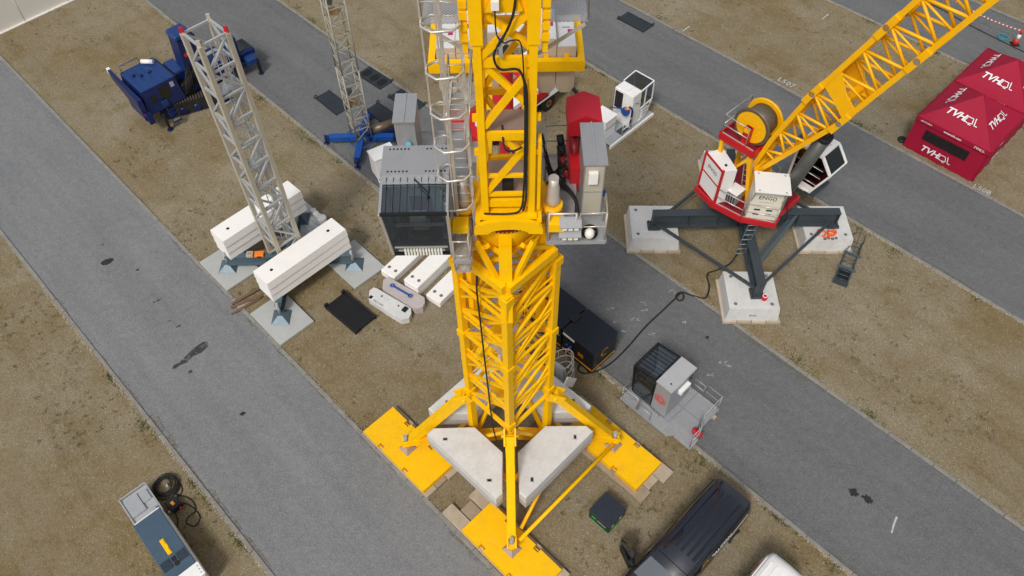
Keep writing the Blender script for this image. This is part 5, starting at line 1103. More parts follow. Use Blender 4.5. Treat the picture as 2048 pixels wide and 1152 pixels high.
MB().beam((2.36, 1.2, 4.75), (2.36, 2.45, 4.75), .06, .06).build('cab_frame', 'white', ec)
text('lettering', 'ENG()', .2, 'ink', ec, frame((1.45, 1.85, 5.535), (0, 1, 0), (0, 0, 1)))
MB().box(.95, 1.35, 1.6, 2.05, 3.75, 3.9).build('seat', 'seat', ec); MB().box(.85, .97, 1.6, 2.05, 3.9, 4.6).build('seat_back', 'seat', ec); MB().box(1.6, 1.75, 1.5, 2.2, 3.9, 4.2).build('control_panel', 'creamwhite', ec)
ec.location = (.18, .42, .26)
MB().box(.6, 1.7, 1.2, 2.4, 3.0, 3.2).build('cab_bracket', 'anthr', ec)
m = MB(); rail(m, [(.4, 1.3, 3.22), (-.3, 1.5, 3.22), (-1.7, 1.15, 3.22)], 1.0, .025); u(m, 'guard_rail', 'galv')
hose([Vector((2.0, -.6, 4.6)), Vector((2.1, -.55, 4.1)), Vector((2.2, -.5, 3.6)), Vector((2.05, -.45, 3.35)), Vector((1.9, -.5, 3.5))], .03, 'cable_loop', 'rubber', U)
# ladder from the platform down to the turf
m = MB()
for k in (0, .42): m.beam((-.62 + k, -1.9, .95), (-.28 + k, -1.55, 3.1), .05, .03)
gl = m.build('base_ladder', 'steelblue', EC)
for k in range(7): MB().cyl((-.62 + .045 * k, -1.9 + .045 * k, 1.1 + .28 * k), (-.20 + .045 * k, -1.9 + .045 * k, 1.1 + .28 * k), .016, 5).build('rung', 'galv', gl)
# slings, red pot and shackle on the blocks
t = thing('sling_heap', 'bright orange lifting slings heaped on the concrete footing', 'slings', (15.45, 24.75, .957)); rr = random.Random(11)
for k in range(6):
    cxx = .0 if k < 4 else -.42
    hose([(cxx + rr.uniform(-.05, .05) + .22 * math.cos(a_ * .63 + k) * rr.uniform(.6, 1.15), rr.uniform(-.08, .08) + .20 * math.sin(a_ * .63 + k) * rr.uniform(.6, 1.15), .03 + .035 * (k % 4)) for a_ in range(9)], .035, 'sling_loop', 'hivis', t, 4)
for k in range(4): MB().torus((-.38 + .18 * k, -.34 + .04 * (k % 2), .03), .055, .022, 10, 5).build('shackle', 'anthr', t)
t = thing('red_pot', 'small red pot standing on the lettered concrete footing', 'pot', (11.42, 20.92, .957)); MB().lathe((0, 0, 0), [(.11, 0), (.14, .05), (.14, .22), (.11, .25)], 14).build('pot_body', 'red', t); MB().torus((0, 0, .26), .10, .02, 14, 5).build('rim', 'white', t)
t = thing('shackle_pair', 'small silver shackle lying on the lettered concrete footing', 'shackle', (11.75, 22.2, .957)); MB().torus((0, 0, .05), .09, .03, 12, 6).build('bow', 'galv', t); MB().cyl((-.12, .1, .05), (.12, .1, .05), .03, 6).build('pin', 'galv', t)
# ---------------------------------------------------------------- caged ladder section lying on the turf
t = thing('ladder_section', 'dark caged ladder section lying on the turf by a footing block', 'ladder', (15.55, 22.40, 0), 60)
for y in (-.30, .30): MB().beam((0, y, .12), (3.0, y, .10), .06, .10).build('stile', 'anthr', t)
for k in range(10): MB().cyl((.25 + .29 * k, -.3, .12), (.25 + .29 * k, .3, .12), .016, 5).build('rung', 'steelblue', t)
MB().box(-.02, .95, -.32, .32, .02, .07).build('landing_plate', 'black', t); MB().box(-.05, .02, -.34, .34, .01, .3).build('toe_plate', 'anthr', t)
for x in (.95, 1.95): MB().beam((x, -.45, .20), (x, .38, .20), .10, .08).build('bracket', 'steelblue', t)
hpm = MB().pipe([(0, .3 * math.cos(a_ * .349) * 1.15, .12 + .62 * math.sin(a_ * .349)) for a_ in range(10)], .016, 5).mesh('cage_hoop', 'anthr')
for x in (1.0, 2.0, 2.95): sub('cage_hoop', t, hpm, (x, 0, 0))
for a_ in (2, 4.5, 7): MB().cyl((.95, .345 * math.cos(a_ * .349), .12 + .62 * math.sin(a_ * .349)), (3.1, .345 * math.cos(a_ * .349), .12 + .62 * math.sin(a_ * .349)), .014, 5).build('cage_bar', 'anthr', t)
# ---------------------------------------------------------------- crimson pop-up tents
def strokes(pts, w_):                                             # flat polyline strokes in a plane
    m = MB()
    for a_, b_ in pts:
        a_, b_ = Vector((*a_, 0)), Vector((*b_, 0)); d = (b_ - a_).normalized(); n_ = Vector((-d.y, d.x, 0)) * w_ / 2; a_ -= d * w_ * .4; b_ += d * w_ * .4
        m.add([a_ - n_, b_ - n_, b_ + n_, a_ + n_], [(0, 1, 2, 3)])
    return m
def tvh(parent, mtx, k=1.0):
    o = text('lettering', 'TVH', .52 * k, 'print', parent, mtx @ Matrix.Translation((-.42 * k, 0, .012)), shear=.28, bold=.012 * k, sx=1.05)
    m = strokes([((.22, .16), (.50, .16)), ((.50, .16), (.58, -.10)), ((.22, .16), (.16, -.10)), ((.12, -.10), (.34, -.18)), ((.34, -.18), (.58, -.12)), ((.62, .22), (.72, -.16)), ((.72, -.16), (.86, -.16)), ((.10, -.16), (.20, -.16)), ((.42, -.22), (.54, -.22))], .045)
    m.tf(mtx @ Matrix.Diagonal((k, k, 1, 1)) @ Matrix.Translation((0, 0, .012))); m.build('truck_logo', 'print', parent)
def tent(cx, cy, lab, walls):
    t = thing('popup_tent', lab, 'tent', (cx, cy, 0), -46, 'crimson pop up tents'); E_, Pk, hw = 2.18, 3.52, 2.0
    cr = [(-hw, -hw), (hw, -hw), (hw, hw), (-hw, hw)]
    for i in range(4):
        a_, b_ = Vector((*cr[i], E_)), Vector((*cr[(i + 1) % 4], E_)); n = 8; V = []; F = []
        for r_ in range(n + 1):
            tt = r_ / n
            for k in range(n + 1):
                uu = k / n; e = a_.lerp(b_, uu); p_ = Vector((e.x * (1 - tt), e.y * (1 - tt), E_ + (Pk - E_) * tt ** 1.12 - .05 * math.sin(math.pi * uu) * (1 - tt))); V.append(p_)
        for r_ in range(n):
            for k in range(n): q_ = r_ * (n + 1) + k; F.append((q_, q_ + 1, q_ + n + 2, q_ + n + 1))
        pn = MB().add(V, F, True).build('roof_panel', 'tent', t)
        out = Vector(((a_.x + b_.x) / 2, (a_.y + b_.y) / 2, 0)).normalized(); xd = (b_ - a_).normalized(); nn_ = (out * (Pk - E_) + Vector((0, 0, hw))).normalized()
        c_ = out * hw * .60 + Vector((0, 0, E_ + (Pk - E_) * .37 + .01)); tvh(pn, frame(c_ , xd, nn_) @ Matrix.Translation((-.15, 0, 0)), .95)
        MB().extr([a_ + out * .01, b_ + out * .01, b_ + out * .01 - Vector((0, 0, .27)), a_ + out * .01 - Vector((0, 0, .27))], out * .012).build('valance', 'tent', t)
        MB().pipe([a_ + Vector((0, 0, .005))] + [Vector((a_.x * (1 - q9), a_.y * (1 - q9), E_ + (Pk - E_) * q9 ** 1.12 + .005)) for q9 in (.25, .5, .75)] + [Vector((0, 0, Pk + .005))], .016, 5).build('hip_seam', 'tent', t)
        if i in walls:
            c2 = Vector((*cr[i], 0)) - out * .06; d2 = Vector((*cr[(i + 1) % 4], 0)) - out * .06; w_ = MB(); n = 14
            V = []; F = []
            for k in range(n + 1):
                for z in (0.02, .7, 1.4, 2.1):
                    p_ = c2.lerp(d2, k / n) + out * (.03 * math.sin(k * 2.1) * (1 - z / 2.3)); V.append((p_.x, p_.y, z))
            for k in range(n):
                for j in range(3): q_ = k * 4 + j; F.append((q_, q_ + 4, q_ + 5, q_ + 1))
            w_.add(V, F, True); wo_ = w_.build('side_wall', 'tent', t)
            if i == 0:
                MB().add([c2.lerp(d2, .18) + out * .05 + Vector((0, 0, 1.0)), c2.lerp(d2, .78) + out * .05 + Vector((0, 0, 1.0)), c2.lerp(d2, .78) + out * .05 + Vector((0, 0, 1.62)), c2.lerp(d2, .18) + out * .05 + Vector((0, 0, 1.62))], [(0, 1, 2, 3)]).build('window_film', 'filmblack', wo_)
                tvh(wo_, frame(c2.lerp(d2, .44) + out * .055 + Vector((0, 0, .52)), xd, out), .95)
                vz = E_ - .14; text('lettering', 'www.tvh.com', .17, 'print', t, frame(c2.lerp(d2, .50) + out * .095 + Vector((0, 0, vz)), xd, out), bold=.004)
                text('lettering', 'ebrindex', .17, 'print', t, frame(c2.lerp(d2, .14) + out * .095 + Vector((0, 0, vz)), xd, out), shear=.2); tvh(t, frame(c2.lerp(d2, .86) + out * .085 + Vector((0, 0, vz)), xd, out), .33)
            else:
                tvh(wo_, frame(c2.lerp(d2, .5) + out * .055 + Vector((0, 0, .75)), xd, out), .8); tvh(t, frame(c2.lerp(d2, .3) + out * .085 + Vector((0, 0, E_ - .14)), xd, out), .33)
    for x, y in cr: MB().beam((x * .95, y * .95, 0), (x * .95, y * .95, E_), .05, .05).build('leg', 'alu', t); MB().box(x * .95 - .07, x * .95 + .07, y * .95 - .07, y * .95 + .07, 0, .02).build('leg_foot', 'galv', t)
    return t
tent(24.24, 31.70, 'crimson pop up tent with window strip facing the road', (0, 1))
tent(27.12, 34.50, 'crimson pop up tent behind the one with the window strip', (1,))
t = thing('sandbag', 'black round weight at the tent leg', 'weight', (21.55, 32.2, 0)); MB().lathe((0, 0, 0), [(.22, 0), (.26, .06), (.22, .14), (.06, .15)], 14).build('weight_body', 'black', t); MB().torus((0, 0, .17), .07, .015, 10, 5).build('handle', 'black', t)
# ---------------------------------------------------------------- cone, tape, hose on the far road
t = thing('traffic_cone', 'red and white traffic cone standing on the far road', 'cone', (31.03, 40.55, .014)); MB().box(-.24, .24, -.24, .24, 0, .04, .01).build('cone_base', 'black', t)
for r0, z0, r1, z1, nm, mt in ((.19, .04, .135, .40, 'lower_cone', 'conered'), (.135, .40, .085, .72, 'reflective_sleeve', 'white'), (.085, .72, .045, 1.0, 'cone_tip', 'conered')): MB().lathe((0, 0, 0), [(r0, z0), (r1, z1)], 16).build(nm, mt, t)
t = thing('barrier_tape', 'red and white barrier tape stretched across the far road to the cone', 'tape', (31.03, 40.55, 0)); a_, b_ = Vector((-.0, .0, .97)), Vector((-3.4, 4.1, 1.0))
for k in range(44):
    p_, q_ = a_.lerp(b_, k / 44), a_.lerp(b_, (k + 1) / 44); sag = lambda f: -.25 * (1 - (2 * f - 1) ** 2); p_.z += sag(k / 44); q_.z += sag((k + 1) / 44); MB().beam(p_, q_, .008, .07).build('tape_stripe', 'white' if k % 2 else 'conered', t)
t = thing('blue_hose_coil', 'small coil of blue hose lying on the far road', 'hose', (30.55, 41.2, .014))
for k in range(4): MB().torus((0, 0, .02 + .03 * k), .30 - .03 * (k % 2), .016, 20, 5).build('hose_loop', 'cyan', t)
hp_ = [(23.0, 49.5, .03), (26.8, 45.35, .03), (27.75, 44.33, .03), (29.02, 42.5, .03), (31.3, 39.74, .03), (34, 37, .03)]
o = hose([Vector(p_) for p_ in hp_], .035, 'water_hose', 'rubber', None); tag(o, 'black hose running down the length of the far road', 'hose')
# ---------------------------------------------------------------- power cable from the luffing crane to the generator
cb_ = [(10.75, 23.6, 1.2), (10.45, 23.4, .5), (9.9, 23.35, .04), (9.38, 23.1, .03), (9.35, 22.34, .03), (9.05, 21.7, .03), (8.5, 21.85, .03), (7.95, 22.05, .04), (7.68, 21.78, .03), (7.86, 21.55, .05), (8.06, 21.75, .06), (7.95, 21.98, .06), (7.60, 21.65, .04), (6.95, 21.0, .03), (6.06, 20.12, .03), (5.2, 19.1, .03), (4.4, 18.28, .03), (3.75, 17.86, .05), (3.1, 17.72, .03), (2.85, 17.95, .03), (3.05, 18.25, .03), (3.42, 18.2, .05), (3.62, 17.95, .09)]
o = hose([Vector((x, y, z + .015)) for x, y, z in cb_], .038, 'power_cable', 'rubber', None); tag(o, 'thick black cable looping over the road from crane to generator', 'cable')
# ---------------------------------------------------------------- black generator
GE = thing('generator', 'black two part generator cabinet with amber stripe behind the yellow tower', 'generator', (2.5, 20.3, .0), -46)
MB().box(-1.9, 2.55, -1.22, .22, .16, .42, .02).build('skid', 'black', GE)
for x in (-1.6, 2.3):
    for y in (-1.1, .1): MB().cyl((x, y - .07, .13), (x, y + .07, .13), .125, 12).build('caster', 'rubber', GE)
for x0, x1 in ((-1.92, .75), (.82, 2.60)):
    c = MB().box(x0, x1, -1.26, .26, .44, 1.83, .03).build('canopy', 'genblack', GE); MB().box(x0 - .005, x1 + .012, -1.30, .30, 1.835, 1.90, .02).build('canopy_roof', 'genblack', c)
    MB().box(x0 + .02, x1 - .02, -1.275, -1.262, .46, .53).build('amber_stripe', 'amberprint', c)
MB().box(.62, .96, -.7, -.2, 1.905, 1.95).build('roof_vent', 'black', GE)
MB().box(2.602, 2.612, -1.24, .24, .46, .53).build('amber_stripe', 'amberprint', GE)
m = strokes([((.22 * math.cos(a_ * .45 + .9), .22 * math.sin(a_ * .45 + .9)), (.22 * math.cos(a_ * .45 + 1.35), .22 * math.sin(a_ * .45 + 1.35))) for a_ in range(9)], .07).tf(frame((2.606, -.5, 1.25), (0, 1, 0), (1, 0, 0))); m.build('emblem', 'amberprint', GE)
text('lettering', 'FALCON', .34, 'print', GE, frame((-.28, -1.268, 1.45), (1, 0, 0), (0, -1, 0)), bold=.004); MB().box(.0, .62, -1.272, -1.262, 1.20, 1.225).build('underline', 'print', GE)
MB().box(.84, 1.5, -1.272, -1.262, 1.55, 1.70).build('label_plate', 'print', GE); MB().box(1.75, 2.05, -1.272, -1.262, 1.05, 1.10).build('warning_label', 'amberprint', GE); MB().box(1.75, 2.05, -1.272, -1.262, .9, .95).build('warning_label', 'amberprint', GE)
MB().box(1.05, 1.45, -1.31, -1.264, .75, 1.35).build('socket_panel', 'black', GE)
for k, (x, z, mt) in enumerate(((1.18, 1.2, 'blue2'), (1.3, .95, 'galv'), (1.38, 1.22, 'blue2'))): MB().cyl((x, -1.31, z), (x, -1.42, z - .03), .06, 10).build('plug', mt, GE)
# ---------------------------------------------------------------- spare cab on a galvanised platform
CM = thing('spare_cab_platform', 'grey crane cab with red ring emblem on a galvanised railed platform', 'cab', (6.6, 15.6, 0), -46)
MB().box(-1.95, 1.30, -.45, 1.55, .30, .34).build('platform_grating', 'mesh', CM)
MB().box(-1.95, -.30, -.95, -.47, .30, .34).build('walkway_grating', 'mesh', CM); MB().prism([(-.25, -.98), (.55, -.98), (.75, -.75), (1.55, -.75), (1.55, -.2), (-.25, -.2)], .29, .33).build('walkway_grating', 'mesh', CM)
fr = MB()
for a_, b_ in (((-1.95, -.95), (-1.95, 1.55)), ((-1.95, 1.55), (1.30, 1.55)), ((1.30, 1.55), (1.30, -.2)), ((-1.95, -.45), (1.3, -.45)), ((-1.95, -.95), (.55, -.95)), ((-.28, -.95), (-.28, -.2)), ((.2, -.95), (.2, 1.55)), ((1.55, -.75), (1.55, -.2)), ((.75, -.75), (1.55, -.75)), ((-.28, .55), (1.3, .55))): fr.beam((*a_, .25), (*b_, .25), .06, .10)
fr.build('platform_frame', 'galv', CM)
for x, y in ((-1.7, 1.2), (1.1, 1.2), (-1.7, -.3), (1.1, -.3)): MB().box(x - .35, x + .35, y - .08, y + .08, .014, .195).build('timber_bearer', 'wood', CM)
for pts in ([(-1.93, -.5, .33), (-1.93, -.92, .33), (-1.15, -.92, .33), (-1.12, -.92, .33)], [(-1.05, -.92, .33), (-.42, -.92, .33)], [(-.05, 1.52, .33), (.45, 1.52, .33)], [(.52, 1.52, .33), (1.27, 1.52, .33), (1.27, .35, .33), (1.27, .3, .33)], [(1.27, .1, .33), (1.52, -.2, .33), (1.52, -.72, .33)]):
    m = MB(); rail(m, pts, .85 if pts[0][0] < 0 else 1.0, .022); m.build('guard_rail', 'galvpale', CM)
cabm = MB().box(-1.80, -.06, -.40, 1.12, .36, .44).build('cab_body', 'anthr', CM)
MB().box(-.78, -.06, -.43, -.36, .44, 2.42).build('side_panel', 'cabgrey', cabm); MB().box(-.78, -.06, 1.08, 1.15, .44, 2.42).build('side_panel', 'cabgrey', cabm); MB().box(-.10, -.04, -.42, 1.14, .44, 2.42).build('rear_panel', 'cabgrey', cabm)
MB().box(-.80, -.02, -.46, 1.18, 2.43, 2.50).build('roof_panel', 'satinlight', cabm)
for p_, q_ in (((-1.80, -.40, .44), (-1.95, -.40, 2.30)), ((-1.80, 1.12, .44), (-1.95, 1.12, 2.30)), ((-1.95, -.40, 2.30), (-.8, -.40, 2.46)), ((-1.95, 1.12, 2.30), (-.8, 1.12, 2.46)), ((-1.95, -.40, 2.30), (-1.95, 1.12, 2.30)), ((-1.8, -.4, .44), (-1.8, 1.12, .44)), ((-.80, -.40, .44), (-.80, -.40, 2.45))): MB().beam(p_, q_, .06, .06).build('cab_frame', 'black', cabm)
MB().add([(-1.94, -.38, 2.31), (-1.94, 1.10, 2.31), (-.81, 1.10, 2.47), (-.81, -.38, 2.47)], [(3, 2, 1, 0)]).build('roof_window', 'tealglass', cabm)
MB().add([(-1.80, -.40, .5), (-.82, -.40, .5), (-.82, -.40, 2.42), (-1.94, -.40, 2.28)], [(0, 1, 2, 3)]).build('side_window', 'darkglass', cabm); MB().add([(-1.82, -.38, .5), (-1.82, 1.10, .5), (-1.95, 1.10, 2.28), (-1.95, -.38, 2.28)], [(0, 1, 2, 3)]).build('windscreen', 'darkglass', cabm)
for k in range(8): y = -.30 + k * .19; MB().beam((-1.93, y, 2.36), (-.84, y, 2.52), .022, .022).build('roof_guard_bar', 'black', cabm)
for k in (0, 1): MB().beam((-1.9 + k * 1.02, -.38, 2.38 + k * .13), (-1.9 + k * 1.02, 1.10, 2.38 + k * .13), .03, .03).build('roof_guard_bar', 'black', cabm)
MB().box(-1.0, -.5, .1, .6, .8, .95).build('seat', 'seat', cabm); MB().box(-1.55, -1.3, 0, .7, 1.0, 1.15).build('control_panel', 'galv', cabm)
for r_ in (.26, .18, .10): MB().torus((-.44, -.436, 1.42), r_, .015, 24, 5, 'Y').build('ring_emblem', 'redbadge', cabm)
MB().box(-.03, .16, .05, .68, 1.85, 2.12, .02).build('air_conditioner', 'white', cabm); MB().box(-.035, -.02, .75, 1.05, .9, 2.2).build('rear_window', 'darkglass', cabm)
MB().lathe((-.3, -.15, 2.502), [(.04, 0), (.04, .01)], 8).build('roof_vent', 'dark', cabm)
t = thing('red_bag', 'red holdall hanging on the platform rail of the spare cab', 'bag', (7.50, 14.55, .345), -46); MB().box(-.22, .22, -.12, .12, 0, .30, .05).build('bag_body', 'red', t); MB().torus((0, 0, .30), .09, .015, 12, 5, 'Y').build('handle', 'black', t)
# ---------------------------------------------------------------- white cab with machinery box on a skid
WC = thing('white_cab_unit', 'white crane cab with dark glass roof on a skid by the road', 'cab', (6.4, 33.1, 0), 45)
for y in (-.22, 1.36): MB().box(-1.55, 2.25, y - .05, y + .05, .02, .22).build('skid_beam', 'white', WC)
MB().box(-1.5, 2.2, -.17, 1.31, .22, .26).build('floor', 'galv', WC)
cw = MB().box(.30, 1.06, -.05, 1.22, .26, 2.40, .03).build('cab_body', 'white', WC)
MB().box(1.06, 1.98, .02, 1.15, .27, .75).build('cab_nose', 'white', WC)
for p_, q_ in (((1.04, -.05, 2.40), (2.05, -.05, 2.48)), ((1.04, 1.22, 2.40), (2.05, 1.22, 2.48)), ((2.05, -.05, 2.48), (2.05, 1.22, 2.48)), ((2.05, -.05, 2.48), (2.10, -.05, 1.3)), ((2.10, -.05, 1.3), (1.75, -.05, .45)), ((2.05, 1.22, 2.48), (2.10, 1.22, 1.3)), ((2.10, 1.22, 1.3), (1.75, 1.22, .45)), ((1.06, -.05, 1.15), (2.10, -.05, 1.25)), ((1.42, -.05, 2.42), (1.42, -.05, 1.2)), ((1.06, -.05, .3), (1.75, -.05, .45))): MB().beam(p_, q_, .06, .06).build('cab_frame', 'white', cw)
MB().add([(1.06, -.03, 2.405), (2.04, -.03, 2.485), (2.04, 1.20, 2.485), (1.06, 1.20, 2.405)], [(0, 1, 2, 3)]).build('roof_window', 'darkglass', cw); MB().add([(1.08, -.04, 1.2), (2.08, -.04, 1.3), (2.04, -.04, 2.44), (1.08, -.04, 2.36)], [(0, 1, 2, 3)]).build('side_window', 'darkglass', cw); MB().add([(2.09, -.03, 1.3), (2.09, 1.20, 1.3), (2.05, 1.20, 2.45), (2.05, -.03, 2.45)], [(0, 1, 2, 3)]).build('windscreen', 'darkglass', cw)
MB().box(.288, .298, .62, 1.15, 1.15, 2.25).build('rear_window', 'blackgloss', cw); MB().box(.36, .90, .45, 1.15, 2.405, 2.45).build('roof_hatch', 'white', cw)
for k in range(3): MB().cyl((1.1, -.09, .55 + .22 * k), (2.0 - .1 * (2 - k), -.09, .60 + .22 * k), .02, 6).build('guard_bar', 'alu', cw)
for x, z in ((.55, 1.9), (.75, 1.8)): MB().cyl((x, -.055, z), (x, -.12, z), .06, 10).build('cable_gland', 'galv', cw)
bxw = MB().box(-1.45, -.55, .30, 1.30, .27, 1.50, .02).build('machinery_box', 'white', WC); MB().box(-1.49, -.51, .26, 1.34, 1.505, 1.55).build('box_lid', 'white', bxw); MB().box(-1.47, -.53, .288, .298, .95, .98).build('door_seam', 'anthr', bxw)
m = MB(); rail(m, [(-.5, -.18, .26), (.25, -.18, .26)], .85, .028); m.build('guard_rail', 'white', WC); MB().box(-.45, .25, -.1, .3, .265, .28).build('floor_mat', 'anthr', WC)
hr = MB().cyl((.22, .25, 1.35), (.05, .25, 1.35), .24, 14).build('hose_reel', 'blue2', WC); MB().cyl((.10, .25, 1.55), (.10, .0, 1.7), .06, 8).build('reel_lock', 'amberprint', hr)
MB().cyl((.15, .35, 1.45), (-.3, 1.0, 1.50), .04, 8).build('reel_arm', 'blue2', hr); hose([Vector((.24, .1, 1.7)), Vector((.26, -.1, 1.6)), Vector((.26, -.12, 1.0)), Vector((.24, -.1, .5))], .06, 'hanging_hose', 'blue', WC)
# white lift cabinet behind the big cab
t = thing('lift_cabinet', 'white wheeled lift cabinet with black lettering behind the operator cab', 'cabinet', (-6.55, 30.1, 0), 30)
MB().box(-.62, .62, -.30, .55, .25, 1.62, .02).build('cabinet_body', 'white', t); MB().box(-.66, .66, -.34, .58, 1.625, 1.67).build('cabinet_lid', 'white', t)
text('lettering', 'City Lift', .27, 'ink', t, frame((.12, -.306, 1.28), (1, 0, 0), (0, -1, 0))); text('lettering', 'CL', .24, 'ink', t, frame((-.05, -.306, .98), (1, 0, 0), (0, -1, 0)))
m = MB(); rail(m, [(-.62, -1.0, .1), (.60, -1.0, .1)], 1.0, .03); m.build('guard_frame', 'white', t)
for y in (-.95,): MB().beam((-.62, -.3, .25), (-.62, -1.0, .15), .05, .05).build('frame_rail', 'white', t); MB().beam((.60, -.3, .25), (.60, -1.0, .15), .05, .05).build('frame_rail', 'white', t)
for x in (-.5, .5):
    for y in (-.2, .45): MB().cyl((x - .05, y, .13), (x + .05, y, .13), .116, 12).build('wheel', 'rubber', t)
# ---------------------------------------------------------------- red and white truck crane behind the tower
TK = thing('truck_crane', 'red and white truck parked on the turf behind the tower', 'truck', (.36, 34.88, 0), 46)
MB().box(-4.2, 2.6, -1.0, 1.0, .75, 1.15, .03).build('chassis', 'black', TK)
bd_ = MB().box(-4.2, 1.4, -1.22, 1.22, 1.16, 1.75, .04).build('truck_body', 'red', TK); MB().box(-4.2, 2.3, -1.245, -1.225, 1.02, 1.12).build('side_skirt', 'white', bd_)
MB().box(-3.6, .6, -1.18, -.45, 1.755, 2.05).build('side_deck', 'white', TK); MB().box(-3.6, .6, .45, 1.18, 1.755, 2.05).build('side_deck', 'copper', TK)
cbk = MB().add([(1.55, -1.20, 1.0), (3.55, -1.20, .9), (3.55, 1.20, .9), (1.55, 1.20, 1.0), (1.55, -1.15, 2.55), (3.05, -1.15, 2.5), (3.05, 1.15, 2.5), (1.55, 1.15, 2.55)], [(3, 2, 1, 0), (4, 5, 6, 7), (0, 1, 5, 4), (1, 2, 6, 5), (2, 3, 7, 6), (3, 0, 4, 7)]).build('cab', 'white', TK)
MB().add([(3.50, -1.05, 1.55), (3.50, 1.05, 1.55), (3.10, 1.05, 2.45), (3.10, -1.05, 2.45)], [(0, 1, 2, 3)]).build('windscreen', 'darkglass', cbk); MB().box(2.0, 2.9, -1.215, -1.19, 1.65, 2.35).build('side_window', 'blackgloss', cbk)
for y in (-.9, .75): MB().box(3.52, 3.60, y, y + .2, 1.0, 1.15).build('headlight', 'lamp', cbk)
for x in (1.5, -2.0, -3.3):
    for sy in (-1, 1):
        wh = MB().cyl((x, sy * 1.18, .52), (x, sy * .80, .52), .515, 24).build('wheel', 'rubber', TK); MB().lathe((x, sy * 1.185, .52), [(.27, 0), (.24, .01)], 16, 'Y').build('rim', 'redrim', wh)
        for k in range(8): MB().cyl((x + .17 * math.cos(k * .785), sy * 1.19, .52 + .17 * math.sin(k * .785)), (x + .17 * math.cos(k * .785), sy * 1.21, .52 + .17 * math.sin(k * .785)), .03, 6).build('wheel_nut', 'amberprint', wh)
MB().cyl((-1.8, 0, 1.75), (-1.8, 0, 2.1), .9, 20).build('turntable', 'red', TK)

MB().beam((3.2, -1.2, .95), (3.0, -2.3, .6), .16, .16).build('outrigger_beam', 'black', TK); MB().cyl((3.0, -2.3, .01), (3.0, -2.3, .7), .07, 8).build('outrigger_jack', 'galv', TK)
# ---------------------------------------------------------------- red telescopic mast seen through the yellow tower
t = thing('red_mast', 'upright red telescopic mast on a pale base behind the yellow tower', 'mast', (-.12, 29.6, 0), 0)
MB().box(-1.0, 1.0, -.9, .9, .12, .55, .04).build('base_frame', 'white', t); MB().box(-.95, -.45, -.7, .7, .56, 1.9, .03).build('mesh_guard', 'warmmesh', t); MB().box(.48, .95, -.6, .7, .56, 1.7, .03).build('power_pack', 'cabgrey', t)
MB().prism([(.40 * math.cos(k * .5236), .40 * math.sin(k * .5236)) for k in range(12)], .56, 4.6).build('outer_tube', 'red', t); MB().prism([(.33 * math.cos(k * .5236), .33 * math.sin(k * .5236)) for k in range(12)], 4.6, 8.0).build('inner_tube', 'red', t); MB().cyl((0, 0, 8.0), (0, 0, 8.25), .36, 16).build('head_cap', 'black', t)
MB().cyl((.18, -.42, 1.0), (.18, -.42, 4.4), .05, 8).build('lift_cylinder', 'galv', t)
for x, y in ((-1.3, -1.2), (1.3, -1.2), (1.3, 1.2), (-1.3, 1.2)): MB().beam((x * .6, y * .6, .35), (x, y, .35), .14, .14).build('outrigger_arm', 'red', t); MB().cyl((x, y, .0), (x, y, .45), .07, 8).build('outrigger_foot', 'galv', t)
# ---------------------------------------------------------------- steps with hooped hand rails at the tower foot
t = thing('access_steps', 'galvanised access steps with hooped cage at the foot of the yellow tower', 'steps', (2.05, 16.75, 0), 45)
for y in (-.30, .30): MB().beam((.0, y, .05), (-.35, y, 2.9), .05, .12).build('stringer', 'galvpale', t)
for k in range(9): MB().box(-.06 - k * .034, .12 - k * .034, -.28, .28, .3 + k * .28, .33 + k * .28).build('tread', 'galv', t)
for k, z in enumerate((1.35, 1.9, 2.45, 3.0)): MB().pipe([(-.15 - .06 * k + .75 * math.sin(a_ * .2618), .42 * math.cos(a_ * .2618), z) for a_ in range(13)], .022, 5).build('cage_hoop', 'galvpale', t)
for a_ in (2, 4, 6, 8, 10): MB().cyl((-.15 + .75 * math.sin(a_ * .2618), .42 * math.cos(a_ * .2618), 1.35), (-.33 + .75 * math.sin(a_ * .2618), .42 * math.cos(a_ * .2618), 3.0), .016, 5).build('cage_bar', 'galvpale', t)
MB().beam((-.75, -.75, 2.9), (.05, -.60, 1.6), .04, .40).build('side_panel', 'white', t)
# ---------------------------------------------------------------- black crate
t = thing('black_crate', 'black cube crate with green edge stripe on the turf', 'crate', (3.54, 11.29, 0), -45)
MB().box(-.5, .5, -.5, .5, .03, .64, .015).build('crate_body', 'genblack', t); MB().box(-.52, .52, -.52, .52, .645, .70, .015).build('lid', 'slateblack', t)
MB().box(-.5, .5, -.514, -.502, .06, .10).build('green_stripe', 'green', t); MB().box(.502, .514, -.5, .5, .06, .10).build('green_stripe', 'green', t)
MB().prism([(-.34, -.514), (-.14, -.514), (-.14, -.502), (-.34, -.502)], .30, .46).build('emblem', 'green', t); MB().box(-.08, .34, -.514, -.502, .34, .39).build('name_strip', 'galv', t)
for y in (-.3, .15): MB().box(.502, .53, y - .05, y + .05, .45, .53).build('latch', 'galv', t)
for x in (-.4, .4):
    for y in (-.4, .4): MB().box(x - .06, x + .06, y - .06, y + .06, 0, .03).build('foot', 'black', t)
